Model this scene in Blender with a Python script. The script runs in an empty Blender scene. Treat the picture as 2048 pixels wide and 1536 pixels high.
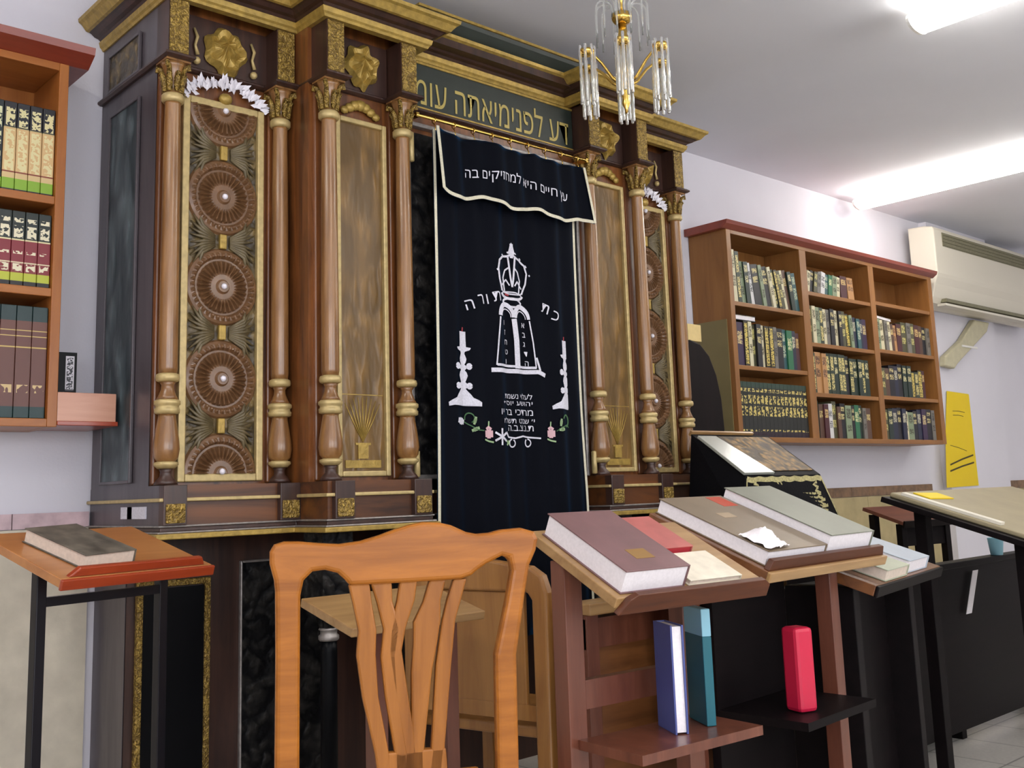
import bpy, bmesh, math, random
from mathutils import Vector, Matrix, Euler
R = random.Random(7)
sc = bpy.context.scene
COL = sc.collection
PI = math.pi

# ---------------------------------------------------------------- helpers
def lin(c):
    return tuple(((x/255)/12.92 if x/255 <= 0.04045 else ((x/255+0.055)/1.055)**2.4) for x in c) + (1,)

class MB:
    def __init__(s): s.v=[]; s.f=[]; s.m=[]; s.s=[]
    def add(s, vs, fs, m=0, smooth=False):
        b=len(s.v); s.v += [tuple(p) for p in vs]
        for f in fs: s.f.append(tuple(b+i for i in f)); s.m.append(m); s.s.append(smooth)
        return s
    def box(s, x0,x1,y0,y1,z0,z1, m=0, T=None):
        vs=[(x,y,z) for z in (z0,z1) for y in (y0,y1) for x in (x0,x1)]
        if T: vs=[T(*p) for p in vs]
        return s.add(vs, [(0,2,3,1),(4,5,7,6),(0,1,5,4),(2,6,7,3),(0,4,6,2),(1,3,7,5)], m)
    def lathe(s, prof, cx=0, cy=0, seg=20, m=0, T=None, smooth=True):
        vs=[]; fs=[]; n=len(prof)
        for i in range(seg):
            a=2*PI*i/seg
            for r,z in prof: vs.append((cx+r*math.cos(a), cy+r*math.sin(a), z))
        for i in range(seg):
            j=(i+1)%seg
            for k in range(n-1): fs.append((i*n+k, j*n+k, j*n+k+1, i*n+k+1))
        fs.append(tuple(i*n for i in range(seg))[::-1]); fs.append(tuple(i*n+n-1 for i in range(seg)))
        if T: vs=[T(*p) for p in vs]
        return s.add(vs, fs, m, smooth)
    def tube(s, pts, r, seg=8, m=0):
        pts=[Vector(p) for p in pts]; n=len(pts); vs=[]; fs=[]
        rr = r if isinstance(r,(list,tuple)) else [r]*n
        up=Vector((0,0,1)); prev=None
        for i,p in enumerate(pts):
            t=(pts[min(i+1,n-1)]-pts[max(i-1,0)]).normalized()
            if prev is None:
                a=t.cross(up); a = a if a.length>1e-4 else t.cross(Vector((1,0,0)))
            else: a=prev-t*prev.dot(t)
            a.normalize(); prev=a; b=t.cross(a)
            for k in range(seg):
                q=2*PI*k/seg; vs.append(p+(a*math.cos(q)+b*math.sin(q))*rr[i])
        for i in range(n-1):
            for k in range(seg):
                l=(k+1)%seg; fs.append((i*seg+k,i*seg+l,(i+1)*seg+l,(i+1)*seg+k))
        fs.append(tuple(range(seg))[::-1]); fs.append(tuple((n-1)*seg+k for k in range(seg)))
        return s.add(vs,fs,m,True)
    def prism(s, poly, d0, d1, ax='y', m=0, T=None):
        n=len(poly)
        mk={'y':lambda a,b,d:(a,d,b),'x':lambda a,b,d:(d,a,b),'z':lambda a,b,d:(a,b,d)}[ax]
        vs=[mk(a,b,d0) for a,b in poly]+[mk(a,b,d1) for a,b in poly]
        if T: vs=[T(*p) for p in vs]
        fs=[tuple(range(n)), tuple(range(n,2*n))[::-1]]+[(i,i+n,(i+1)%n+n,(i+1)%n) for i in range(n)]
        return s.add(vs,fs,m)
    def ball(s, c, r, seg=10, m=0, sc=(1,1,1)):
        vs=[]; fs=[]; h=seg//2
        for i in range(h+1):
            t=PI*i/h
            for k in range(seg):
                q=2*PI*k/seg; vs.append((c[0]+sc[0]*r*math.sin(t)*math.cos(q), c[1]+sc[1]*r*math.sin(t)*math.sin(q), c[2]+sc[2]*r*math.cos(t)))
        for i in range(h):
            for k in range(seg):
                l=(k+1)%seg; fs.append((i*seg+k,(i+1)*seg+k,(i+1)*seg+l,i*seg+l))
        return s.add(vs,fs,m,True)
    def ribbon(s, pts, w, m=0):   # flat strip in XZ following pts (x,y,z), facing -Y
        vs=[]; fs=[]; n=len(pts)
        for i in range(n):
            a=pts[max(i-1,0)]; b=pts[min(i+1,n-1)]
            dx=b[0]-a[0]; dz=b[2]-a[2]; l=math.hypot(dx,dz) or 1
            nx,nz=-dz/l*w/2, dx/l*w/2; p=pts[i]
            vs += [(p[0]+nx,p[1],p[2]+nz),(p[0]-nx,p[1],p[2]-nz)]
        for i in range(n-1): fs.append((2*i,2*i+1,2*i+3,2*i+2))
        return s.add(vs,fs,m)
    def build(s, name, mats, parent=None, loc=(0,0,0), rot=None, bevel=0, seg=2):
        me=bpy.data.meshes.new(name); me.from_pydata(s.v,[],s.f)
        for m in (mats if isinstance(mats,(list,tuple)) else [mats]): me.materials.append(m)
        me.polygons.foreach_set('material_index', s.m); me.polygons.foreach_set('use_smooth', s.s)
        me.update()
        o=bpy.data.objects.new(name, me); COL.objects.link(o); o.location=loc
        if rot: o.rotation_euler=rot
        if parent: o.parent=parent
        if bevel:
            b=o.modifiers.new('edge','BEVEL'); b.width=bevel; b.segments=seg; b.limit_method='ANGLE'; b.angle_limit=math.radians(50)
        return o

def tag(o, label, cat, group=None, kind=None):
    if label: o['label']=label
    if cat: o['category']=cat
    if group: o['group']=group
    if kind: o['kind']=kind
    return o
def thing(name, label, cat, loc=(0,0,0), rz=0, group=None):
    o=bpy.data.objects.new(name,None); COL.objects.link(o); o.location=loc; o.rotation_euler=(0,0,rz)
    o.empty_display_size=.1
    return tag(o,label,cat,group)
def struct(name, mb, mat, **k):
    o=mb.build(name, mat, **k); o['kind']='structure'; return o
def rep(o, parent=None, loc=None, rot=None):
    c=o.copy(); COL.objects.link(c)
    if parent is not None: c.parent=parent
    if loc is not None: c.location=loc
    if rot is not None: c.rotation_euler=rot
    return c

# ---------------------------------------------------------------- materials
def nodes(name):
    m=bpy.data.materials.new(name); m.use_nodes=True; nt=m.node_tree
    return m, nt, nt.nodes['Principled BSDF']
def N(nt,t,**k):
    n=nt.nodes.new(t)
    for a,b in k.items():
        if a in n.inputs.keys(): n.inputs[a].default_value=b
        else: setattr(n,a,b)
    return n
def plain(name, c, rough=.5, metal=0, noise=0, nscale=20, bump=0, bscale=60, spec=.5, coat=0):
    m,nt,p=nodes(name); L=nt.links
    p.inputs['Base Color'].default_value=lin(c); p.inputs['Roughness'].default_value=rough; p.inputs['Metallic'].default_value=metal
    p.inputs['Specular IOR Level'].default_value=spec; p.inputs['Coat Weight'].default_value=coat; p.inputs['Coat Roughness'].default_value=.15
    tc=N(nt,'ShaderNodeTexCoord')
    if noise:
        n=N(nt,'ShaderNodeTexNoise',Scale=nscale,Detail=4.0); L.new(tc.outputs['Object'],n.inputs['Vector'])
        r=N(nt,'ShaderNodeMapRange'); r.inputs['From Min'].default_value=.3; r.inputs['From Max'].default_value=.7
        r.inputs['To Min'].default_value=1-noise; r.inputs['To Max'].default_value=1+noise; L.new(n.outputs['Fac'],r.inputs['Value'])
        x=N(nt,'ShaderNodeMix',data_type='RGBA',blend_type='MULTIPLY'); x.inputs['Factor'].default_value=1
        x.inputs[6].default_value=lin(c); L.new(r.outputs['Result'],x.inputs[7]); L.new(x.outputs[2],p.inputs['Base Color'])
    if bump:
        n2=N(nt,'ShaderNodeTexNoise',Scale=bscale,Detail=4.0); L.new(tc.outputs['Object'],n2.inputs['Vector'])
        b=N(nt,'ShaderNodeBump',Strength=bump,Distance=.01); L.new(n2.outputs['Fac'],b.inputs['Height']); L.new(b.outputs['Normal'],p.inputs['Normal'])
    return m
def wood(name, c1, c2, axis='z', rough=.35, scale=1, coat=.3, bump=.08):
    m,nt,p=nodes(name); L=nt.links
    tc=N(nt,'ShaderNodeTexCoord'); mp=N(nt,'ShaderNodeMapping')
    s={'x':(2,22,22),'y':(22,2,22),'z':(22,22,2)}[axis]; mp.inputs['Scale'].default_value=tuple(a*scale for a in s)
    L.new(tc.outputs['Object'],mp.inputs['Vector'])
    n=N(nt,'ShaderNodeTexNoise',Scale=1.0,Detail=6.0,Roughness=.65,Distortion=.6); L.new(mp.outputs['Vector'],n.inputs['Vector'])
    r=N(nt,'ShaderNodeValToRGB'); r.color_ramp.elements[0].color=lin(c1); r.color_ramp.elements[0].position=.32
    r.color_ramp.elements[1].color=lin(c2); r.color_ramp.elements[1].position=.68
    L.new(n.outputs['Fac'],r.inputs['Fac']); L.new(r.outputs['Color'],p.inputs['Base Color'])
    p.inputs['Roughness'].default_value=rough; p.inputs['Coat Weight'].default_value=coat; p.inputs['Coat Roughness'].default_value=.2
    if bump:
        b=N(nt,'ShaderNodeBump',Strength=bump,Distance=.004); L.new(n.outputs['Fac'],b.inputs['Height']); L.new(b.outputs['Normal'],p.inputs['Normal'])
    return m
def carved(name, c1, c2, scale=30, strength=.9, rough=.4, stretch=(1,1,1), metal=0):
    m,nt,p=nodes(name); L=nt.links
    tc=N(nt,'ShaderNodeTexCoord'); mp=N(nt,'ShaderNodeMapping'); mp.inputs['Scale'].default_value=stretch
    L.new(tc.outputs['Object'],mp.inputs['Vector'])
    n0=N(nt,'ShaderNodeTexNoise',Scale=scale*.5,Detail=3.0); L.new(mp.outputs['Vector'],n0.inputs['Vector'])
    ad=N(nt,'ShaderNodeMix',data_type='RGBA',blend_type='ADD'); ad.inputs['Factor'].default_value=.12
    L.new(mp.outputs['Vector'],ad.inputs[6]); L.new(n0.outputs['Color'],ad.inputs[7])
    v=N(nt,'ShaderNodeTexVoronoi',Scale=scale,feature='SMOOTH_F1'); L.new(ad.outputs[2],v.inputs['Vector'])
    r=N(nt,'ShaderNodeValToRGB'); r.color_ramp.elements[0].color=lin(c2); r.color_ramp.elements[0].position=.15
    r.color_ramp.elements[1].color=lin(c1); r.color_ramp.elements[1].position=.55
    L.new(v.outputs['Distance'],r.inputs['Fac']); L.new(r.outputs['Color'],p.inputs['Base Color'])
    b=N(nt,'ShaderNodeBump',Strength=strength,Distance=.012); b.invert=True
    L.new(v.outputs['Distance'],b.inputs['Height']); L.new(b.outputs['Normal'],p.inputs['Normal'])
    p.inputs['Roughness'].default_value=rough; p.inputs['Metallic'].default_value=metal
    return m
def spine(name, zones, text=(), tcol=(200,180,110), rough=.45, ts=(4,45)):
    """book cloth: colour zones up the spine, with gilt lettering in the zones listed in text"""
    m,nt,p=nodes(name); L=nt.links
    tc=N(nt,'ShaderNodeTexCoord'); sp=N(nt,'ShaderNodeSeparateXYZ'); L.new(tc.outputs['Generated'],sp.inputs[0])
    def ramp(stops):
        r=N(nt,'ShaderNodeValToRGB'); cr=r.color_ramp; cr.interpolation='CONSTANT'
        while len(cr.elements)>1: cr.elements.remove(cr.elements[-1])
        cr.elements[0].position=0; cr.elements[0].color=stops[0][1]
        for z,c in stops[1:]: e=cr.elements.new(z); e.color=c
        L.new(sp.outputs['Z'],r.inputs['Fac']); return r
    base=ramp([(z,lin(c)) for z,c in zones]); out=base.outputs['Color']
    if text:
        st=[(0,(0,0,0,1))]
        for a,b in text: st += [(a,(1,1,1,1)),(b,(0,0,0,1))]
        msk=ramp(st)
        gy=N(nt,'ShaderNodeMath',operation='LESS_THAN'); L.new(sp.outputs['Y'],gy.inputs[0]); gy.inputs[1].default_value=.15
        oi=N(nt,'ShaderNodeObjectInfo'); mp=N(nt,'ShaderNodeMapping'); mp.inputs['Scale'].default_value=(ts[0],1,ts[1])
        ad=N(nt,'ShaderNodeVectorMath',operation='ADD'); L.new(tc.outputs['Generated'],ad.inputs[0]); L.new(oi.outputs['Random'],ad.inputs[1])
        L.new(ad.outputs[0],mp.inputs['Vector'])
        n=N(nt,'ShaderNodeTexNoise',Scale=1.0,Detail=1.0); L.new(mp.outputs['Vector'],n.inputs['Vector'])
        gt=N(nt,'ShaderNodeMath',operation='GREATER_THAN'); L.new(n.outputs['Fac'],gt.inputs[0]); gt.inputs[1].default_value=.46
        m1=N(nt,'ShaderNodeMath',operation='MULTIPLY'); L.new(msk.outputs['Color'],m1.inputs[0]); L.new(gt.outputs[0],m1.inputs[1])
        cxn=N(nt,'ShaderNodeMath',operation='COMPARE'); L.new(sp.outputs['X'],cxn.inputs[0]); cxn.inputs[1].default_value=.5; cxn.inputs[2].default_value=.36
        m3=N(nt,'ShaderNodeMath',operation='MULTIPLY'); L.new(m1.outputs[0],m3.inputs[0]); L.new(cxn.outputs[0],m3.inputs[1])
        m2=N(nt,'ShaderNodeMath',operation='MULTIPLY'); L.new(m3.outputs[0],m2.inputs[0]); L.new(gy.outputs[0],m2.inputs[1])
        x=N(nt,'ShaderNodeMix',data_type='RGBA'); L.new(m2.outputs[0],x.inputs['Factor']); L.new(out,x.inputs[6]); x.inputs[7].default_value=lin(tcol); out=x.outputs[2]
    L.new(out,p.inputs['Base Color']); p.inputs['Roughness'].default_value=rough
    return m

M={}
M['wall']=plain('white_plaster',(214,212,220),.8,noise=.02,nscale=3,bump=.05,bscale=120)
M['ceil']=plain('ceiling_paint',(228,230,238),.85,noise=.02,nscale=2)
M['stone']=plain('wainscot_stone',(196,188,170),.55,noise=.1,nscale=14,bump=.15,bscale=40)
M['stone2']=plain('yellow_wainscot_stone',(176,160,116),.55,noise=.12,nscale=9,bump=.15,bscale=40)
M['trimtile']=plain('trim_tile',(120,92,66),.5,noise=.35,nscale=22)
M['trimtile2']=plain('pale_trim_tile',(190,165,170),.5,noise=.25,nscale=18)
M['white']=plain('white_enamel',(228,226,220),.4)
M['offwhite']=plain('offwhite_plastic',(214,208,192),.45)
M['olive']=plain('olive_grey_slot',(120,116,92),.6,noise=.15,nscale=60)
M['ark']=wood('ark_walnut',(66,36,18),(134,80,38),'z',.36,1,.25)
M['arkx']=wood('ark_walnut_level',(50,26,12),(108,62,26),'x',.42,.6,.12)
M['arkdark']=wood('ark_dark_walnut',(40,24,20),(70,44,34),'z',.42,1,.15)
M['arkside']=wood('ark_side_sheen',(58,52,56),(84,76,80),'z',.4,.7,.3)  # ark flank: grey glancing reflection painted into the wood colour
M['column']=wood('column_walnut',(104,68,36),(158,114,66),'z',.28,1,.4)
M['gold']=plain('dull_gilding',(166,138,68),.42,metal=.35,noise=.22,nscale=45,bump=.2,bscale=90)
M['goldc']=carved('carved_gilding',(112,88,38),(190,158,78),70,.8,.4,metal=.3)
M['goldl']=plain('pale_gilding',(186,164,112),.4,metal=.25,noise=.15,nscale=50)
M['carve']=carved('carved_walnut',(60,50,32),(124,104,64),26,1.0,.4)
M['rosette']=plain('rosette_walnut',(112,80,52),.38,noise=.2,nscale=50,coat=.3)
M['leafwood']=plain('leaf_walnut',(98,86,60),.42,noise=.25,nscale=40)
M['relief']=carved('etched_panel',(94,70,34),(130,98,52),26,.55,.36,(1,1,.3))
M['sidecarve']=carved('side_carving',(44,54,58),(92,104,108),16,1.0,.45,(1,1,.45))
M['darkcarve']=carved('black_carving',(14,14,16),(46,44,42),26,.9,.4)
M['black']=plain('black_panel',(10,11,14),.35)
M['silverline']=plain('tarnished_silver',(150,144,140),.4,metal=.5,noise=.2,nscale=60)
M['silverleaf']=plain('silver_leaf',(226,222,230),.35,noise=.08,nscale=60)
M['board']=plain('green_black_board',(34,42,36),.45,noise=.15,nscale=20)
M['letter']=plain('gold_lettering',(176,158,88),.45,metal=.15)
M['cloth']=None
M['trim']=plain('cream_braid',(206,200,176),.7,noise=.1,nscale=150)
M['thread']=plain('silver_thread',(206,204,214),.55,noise=.14,nscale=160)
M['pink']=plain('pink_thread',(206,166,172),.7); M['green']=plain('green_thread',(58,96,58),.7); M['leafgreen']=plain('pale_green_thread',(150,176,130),.7)
M['redth']=plain('red_thread',(150,40,50),.7)
M['brass']=plain('polished_brass',(222,184,96),.18,metal=1)
M['case']=wood('orange_bookcase',(142,82,34),(166,104,48),'z',.4,.8,.2)
M['casex']=wood('orange_bookcase_level',(142,82,34),(166,104,48),'x',.4,.8,.2)
M['crown']=wood('red_crown_wood',(118,46,30),(142,60,40),'x',.35,.8,.3)
M['pinkwood']=wood('pale_box_wood',(184,132,108),(198,148,124),'x',.4,1,.2)
M['case2']=wood('tan_bookcase',(126,82,40),(150,102,54),'z',.45,.8,.15)
M['case2x']=wood('tan_bookcase_level',(126,82,40),(150,102,54),'x',.45,.8,.15)
M['chairshadow']=plain('olive_chair_shadow',(126,112,72),.6,noise=.06,nscale=8)  # colour of the chair's shadow on the wide bookcase end
M['paleblock']=plain('pale_wood_block',(216,190,128),.5,noise=.06,nscale=30)
M['topwood']=wood('lectern_top_wood',(160,100,50),(184,124,70),'x',.3,.7,.4)
M['redlip']=wood('red_lip_wood',(132,44,18),(160,62,26),'x',.3,1,.4)
M['metal']=plain('black_steel',(20,19,26),.35,metal=.2)
M['chair']=wood('honey_oak',(132,74,16),(172,104,32),'x',.36,1.3,.2)
M['chairz']=wood('honey_oak_upright',(128,74,20),(166,104,40),'z',.36,1.0,.2)
M['tan']=wood('tan_wood',(140,104,62),(172,136,88),'x',.4,1,.3)
M['tanz']=wood('brown_oak',(134,88,40),(164,116,60),'z',.35,1,.3)
M['brown']=wood('brown_lectern_wood',(92,54,28),(124,78,42),'x',.35,1,.3)
M['redpost']=wood('red_brown_post',(88,46,32),(114,66,48),'z',.35,1,.3)
M['darklip']=wood('dark_brown_lip',(62,28,12),(90,46,22),'x',.45,1,.05)
M['darkwood']=wood('near_black_wood',(11,8,9),(19,13,14),'x',.5,1,.0)
M['redtop']=wood('red_brown_top',(92,48,38),(118,66,48),'x',.4,1,.2)
M['sheet']=plain('beige_tabletop',(146,134,104),.5,noise=.06,nscale=10)
M['paper']=plain('book_pages',(232,226,228),.75,noise=.05,nscale=160)
M['oldpaper']=plain('old_book_pages',(216,200,184),.75,noise=.08,nscale=120)
M['yellow']=plain('yellow_paper',(226,196,10),.6)
M['ink']=plain('dark_ink',(70,60,20),.7)
M['floor']=None
M['velvetblack']=plain('black_velvet',(9,9,13),.6,bump=.1,bscale=90)
M['fringe']=plain('gold_embroidery',(176,166,116),.5,noise=.3,nscale=120)
M['glaze']=plain('clear_plastic_cover',(158,160,150),.2)
M['rabbi']=wood('dark_chair_wood',(16,11,11),(26,18,17),'z',.5,1,.0)
M['teal']=plain('teal_plastic',(20,92,104),.35); M['lightblue']=plain('light_blue_plastic',(130,180,196),.4)
M['redp']=plain('red_plastic',(196,30,64),.35); M['bluec']=plain('blue_book_cloth',(70,80,140),.5)
for k in ('darklip','chair','chairz','case','casex','case2','case2x'): M[k].node_tree.nodes['Principled BSDF'].inputs['Specular IOR Level'].default_value=.3
for k in ('darkwood','rabbi','black','velvetblack','darkcarve'): M[k].node_tree.nodes['Principled BSDF'].inputs['Specular IOR Level'].default_value=.12
# velvet
m,nt,p=nodes('navy_velvet'); p.inputs['Base Color'].default_value=lin((3,5,14)); p.inputs['Roughness'].default_value=.8; p.inputs['Specular IOR Level'].default_value=.1
p.inputs['Sheen Weight'].default_value=1.0; p.inputs['Sheen Roughness'].default_value=.3; p.inputs['Sheen Tint'].default_value=lin((0,80,130)); M['cloth']=m
# glass rods
m,nt,p=nodes('clear_glass'); p.inputs['Base Color'].default_value=(.95,.97,.95,1); p.inputs['Roughness'].default_value=.03; p.inputs['Transmission Weight'].default_value=.85; p.inputs['IOR'].default_value=1.45; M['glass']=m
# lamp diffuser
m,nt,p=nodes('lamp_diffuser'); p.inputs['Base Color'].default_value=(.9,.9,.9,1); p.inputs['Emission Color'].default_value=(1,.95,.86,1); p.inputs['Emission Strength'].default_value=19; M['lamp']=m
# floor tile
m,nt,p=nodes('terrazzo_tile'); L=nt.links; tc=N(nt,'ShaderNodeTexCoord')
br=N(nt,'ShaderNodeTexBrick',Scale=1.0); br.offset=0; br.inputs['Brick Width'].default_value=.3; br.inputs['Row Height'].default_value=.3; br.inputs['Mortar Size'].default_value=.004
br.inputs['Color1'].default_value=lin((214,208,198)); br.inputs['Color2'].default_value=lin((206,200,190)); br.inputs['Mortar'].default_value=lin((150,145,138))
L.new(tc.outputs['Object'],br.inputs['Vector']); n=N(nt,'ShaderNodeTexNoise',Scale=70.0,Detail=3.0); L.new(tc.outputs['Object'],n.inputs['Vector'])
x=N(nt,'ShaderNodeMix',data_type='RGBA',blend_type='MULTIPLY'); x.inputs['Factor'].default_value=.3; L.new(br.outputs['Color'],x.inputs[6]); L.new(n.outputs['Fac'],x.inputs[7]); L.new(x.outputs[2],p.inputs['Base Color'])
p.inputs['Roughness'].default_value=.3; M['floor']=m

# ---------------------------------------------------------------- room
YW=.503; CZ=2.95
X0,X1,Y0=-4.2,7.6,-6.2
struct('floor', MB().box(X0-.15,X1+.15,Y0-.15,YW+.15,-.1,0), M['floor'])
struct('ceiling', MB().box(X0-.15,X1+.15,Y0-.15,YW+.15,CZ,CZ+.1), M['ceil'])
struct('wall_back', MB().box(X0-.15,X1+.15,YW,YW+.15,0,CZ), M['wall'])
struct('wall_left', MB().box(X0-.15,X0,Y0,YW,0,CZ), M['wall'])
struct('wall_right', MB().box(X1,X1+.15,Y0,YW,0,CZ), M['wall'])
struct('wall_front', MB().box(X0-.15,X1+.15,Y0-.15,Y0,0,CZ), M['wall'])
struct('wall_pier', MB().box(4.81,5.82,YW-.06,YW,0,CZ), M['wall'])
def added_window(n,x0,x1,z0,z1,y,axis):  # unseen window, added only to bring fill light into the room
    f=MB(); w=.06
    for a,b,c,d in ((x0,x0+w,z0,z1),(x1-w,x1,z0,z1),(x0+w,x1-w,z0,z0+w),(x0+w,x1-w,z1-w,z1),((x0+x1)/2-.025,(x0+x1)/2+.025,z0+w,z1-w)):
        if axis=='y': f.box(a,b,y,y+.05,c,d)
        else: f.box(y,y+.05,a,b,c,d)
    struct('added_window_%d'%n,f,M['white'])
    L_=bpy.data.lights.new('added_fill_%d'%n,'AREA'); L_.shape='RECTANGLE'; L_.size=x1-x0-.1; L_.size_y=z1-z0-.1; L_.energy=FILL[n-1]; L_.color=(.93,.96,1)  # area lamp of the added window, fill in place of a flash
    o=bpy.data.objects.new('added_fill_%d'%n,L_); COL.objects.link(o)
    if axis=='y': o.location=((x0+x1)/2,y+.06,(z0+z1)/2); o.rotation_euler=(math.radians(90),0,0)
    else: o.location=(y+.06,(x0+x1)/2,(z0+z1)/2); o.rotation_euler=(math.radians(90),0,math.radians(-90))
FILL=(62,52,50)  # power of the added fill lamps
added_window(1,-3.9,-1.1,.9,2.5,Y0,'y'); added_window(2,-.6,2.4,.9,2.5,Y0,'y'); added_window(3,-5.6,-3.4,.9,2.5,X0,'x')
# wainscot of stone slabs with a tile border (the dado of the back wall)
mb=MB()
for a,b in ((1.29,1.9),(1.903,2.5),(2.503,3.1),(3.103,3.7),(3.703,4.3),(4.303,4.808),(5.822,6.4),(6.403,7.0),(7.003,X1)):
    mb.box(a,b,YW-.015,YW-.001,0,.958)
struct('trim_1', mb, M['stone2'])
mb=MB()
for a,b in ((X0,-2.4),(-2.397,-1.9),(-1.897,-1.29)): mb.box(a,b,YW-.015,YW-.001,0,.958)
struct('trim_5', mb, M['stone'])
mb=MB()
for i in range(16):
    a=1.3+i*.22
    if a+.218<4.808: mb.box(a,a+.218,YW-.02,YW-.001,.96,1.02)
for i in range(8): mb.box(5.822+i*.22,5.822+i*.22+.218,YW-.02,YW-.001,.96,1.02)
struct('trim_2', mb, M['trimtile'])
mb=MB()
for i in range(12): mb.box(-1.29-(i+1)*.24,-1.29-i*.24-.003,YW-.02,YW-.001,1.0,1.048)
struct('trim_3', mb, M['trimtile2'])
struct('trim_4', MB().box(X0,-1.29,YW-.015,YW-.001,.96,.998), M['stone'])

# ---------------------------------------------------------------- ceiling lamps
def tube_lamp(x,y0,y1,label,group=None):
    t=thing('ceiling_lamp',label,'ceiling lamp',(x,(y0+y1)/2,CZ)); h=(y1-y0)/2
    MB().box(-.03,.03,-h+.02,h-.02,-.03,0).build('housing',M['white'],t)
    pr=[(.08*math.cos(2*PI*i/20),-.068+.034*math.sin(2*PI*i/20)) for i in range(20)]
    MB().prism(pr,-h,h,'y').build('diffuser',M['lamp'],t)
    pr=[(.083*math.cos(2*PI*i/20),-.068+.037*math.sin(2*PI*i/20)) for i in range(20)]
    MB().prism(pr,-h-.012,-h,'y').build('end_cap',M['white'],t)
    MB().prism(pr,h,h+.012,'y').build('end_cap',M['white'],t)
    if group: t['group']=group
tube_lamp(3.70,-.95,.36,'bright tube lamp running out from the wall above the wide bookcase')
tube_lamp(1.34,-2.5,-1.22,'bright tube lamp at the picture top, seen past the chandelier')
for i,(x,y0,y1) in enumerate(((-1.1,-3.6,-2.3),(3.7,-3.5,-2.3),(1.34,-5.4,-4.1),(-2.9,-1.6,-.3),(5.9,-2.6,-1.3))):
    tube_lamp(x,y0,y1,'tube lamp on the ceiling outside the photographed corner','ceiling lamps out of view')

# ---------------------------------------------------------------- text
def text_geo(body, w=None, h=None, rev=True, fine=True):
    c=bpy.data.curves.new('t','FONT'); c.body=body[::-1] if rev else body; c.size=1; c.resolution_u=3
    o=bpy.data.objects.new('t',c); COL.objects.link(o)
    dg=bpy.context.evaluated_depsgraph_get(); ev=o.evaluated_get(dg); me=ev.to_mesh()
    bm=bmesh.new(); bm.from_mesh(me); bmesh.ops.remove_doubles(bm,verts=bm.verts[:],dist=1e-4); bmesh.ops.triangulate(bm,faces=bm.faces[:])
    if fine:
        for _ in range(4):
            big=[e for e in bm.edges if e.calc_length()>.16]
            if not big: break
            bmesh.ops.subdivide_edges(bm,edges=big,cuts=1); bmesh.ops.triangulate(bm,faces=bm.faces[:])
    bm.verts.ensure_lookup_table(); bm.verts.index_update()
    vs=[(v.co.x,v.co.y) for v in bm.verts]; fs=[tuple(v.index for v in f.verts) for f in bm.faces]; bm.free()
    ev.to_mesh_clear(); bpy.data.objects.remove(o); bpy.data.curves.remove(c)
    xs=[a for a,b in vs]; ys=[b for a,b in vs]; x0,x1,y0,y1=min(xs),max(xs),min(ys),max(ys)
    sx=(w/(x1-x0)) if w else None; sy=(h/(y1-y0)) if h else None
    sx=sx or sy; sy=sy or sx
    return [((a-x0)*sx,(b-y0)*sy) for a,b in vs], fs

# ================================================================ TORAH ARK
ark=thing('torah_ark','tall carved walnut holy ark with gilt columns and cornice against the wall','holy ark')
def XS(x): return (-x, x)
CX=(1.25,.868,.781,.477)
# body
mb=MB()
mb.box(-1.283,1.283,.045,.5,.965,2.70)
mb.box(-.83,.83,-.115,.045,1.075,2.70)
mb.build('carcase',M['ark'],ark)
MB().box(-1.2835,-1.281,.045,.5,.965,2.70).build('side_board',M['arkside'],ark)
MB().box(-1.26,1.26,.25,.5,0,.965).build('lower_cabinet',M['arkdark'],ark)
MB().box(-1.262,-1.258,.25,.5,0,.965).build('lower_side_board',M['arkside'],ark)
# dark walnut field behind each frieze
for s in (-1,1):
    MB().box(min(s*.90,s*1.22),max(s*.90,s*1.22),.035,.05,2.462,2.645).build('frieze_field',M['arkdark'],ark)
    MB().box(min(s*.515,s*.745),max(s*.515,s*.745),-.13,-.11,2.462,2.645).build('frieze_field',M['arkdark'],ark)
# frieze blocks over the columns
for x,y in zip(CX,(-.04,-.04,-.215,-.215)):
    for s in (-1,1):
        hw=.034; yb=.05 if y>-.1 else -.11
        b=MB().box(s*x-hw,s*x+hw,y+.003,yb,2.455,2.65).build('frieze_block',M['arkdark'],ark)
        MB().box(s*x-hw+.003,s*x+hw-.003,y-.001,y+.006,2.462,2.645).build('gilt_strip',M['goldc'],b)
# abacus moulding: thin line following every block
mb=MB()
def front_path(out):
    # outline of the front (x,y), left to right, stepping round the blocks
    p=[]
    def blk(x,y,yb): return [(x-.042,yb-out),(x-.042,y-out),(x+.042,y-out),(x+.042,yb-out)]
    half=[(-1.293,.5)]+[(-1.293,-.04-out),(-1.21,-.04-out),(-1.21,.04-out)]+blk(-.868,-.04,.04)[:3]+[(-.823,-.04-out)]+blk(-.781,-.215,-.115)[1:]+blk(-.477,-.215,-.115)
    return half+[(-x,y) for x,y in half[::-1]]
path=front_path(.012)
def sweep(path, prof, m=0):
    n=len(path); k=len(prof); vs=[]; fs=[]
    for i,(x,y) in enumerate(path):
        for off,z in prof:
            a=path[max(i-1,0)]; b=path[min(i+1,n-1)]
            def nr(p,q):
                dx,dy=q[0]-p[0],q[1]-p[1]; l=math.hypot(dx,dy) or 1; return (dy/l,-dx/l)
            n1=nr(a,(x,y)) if i>0 else nr((x,y),b); n2=nr((x,y),b) if i<n-1 else n1
            d=1+n1[0]*n2[0]+n1[1]*n2[1]; d=max(d,.3)
            vs.append((x+off*(n1[0]+n2[0])/d, y+off*(n1[1]+n2[1])/d, z))
    for i in range(n-1):
        for j in range(k-1): fs.append((i*k+j,(i+1)*k+j,(i+1)*k+j+1,i*k+j+1))
    return vs,fs
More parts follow.
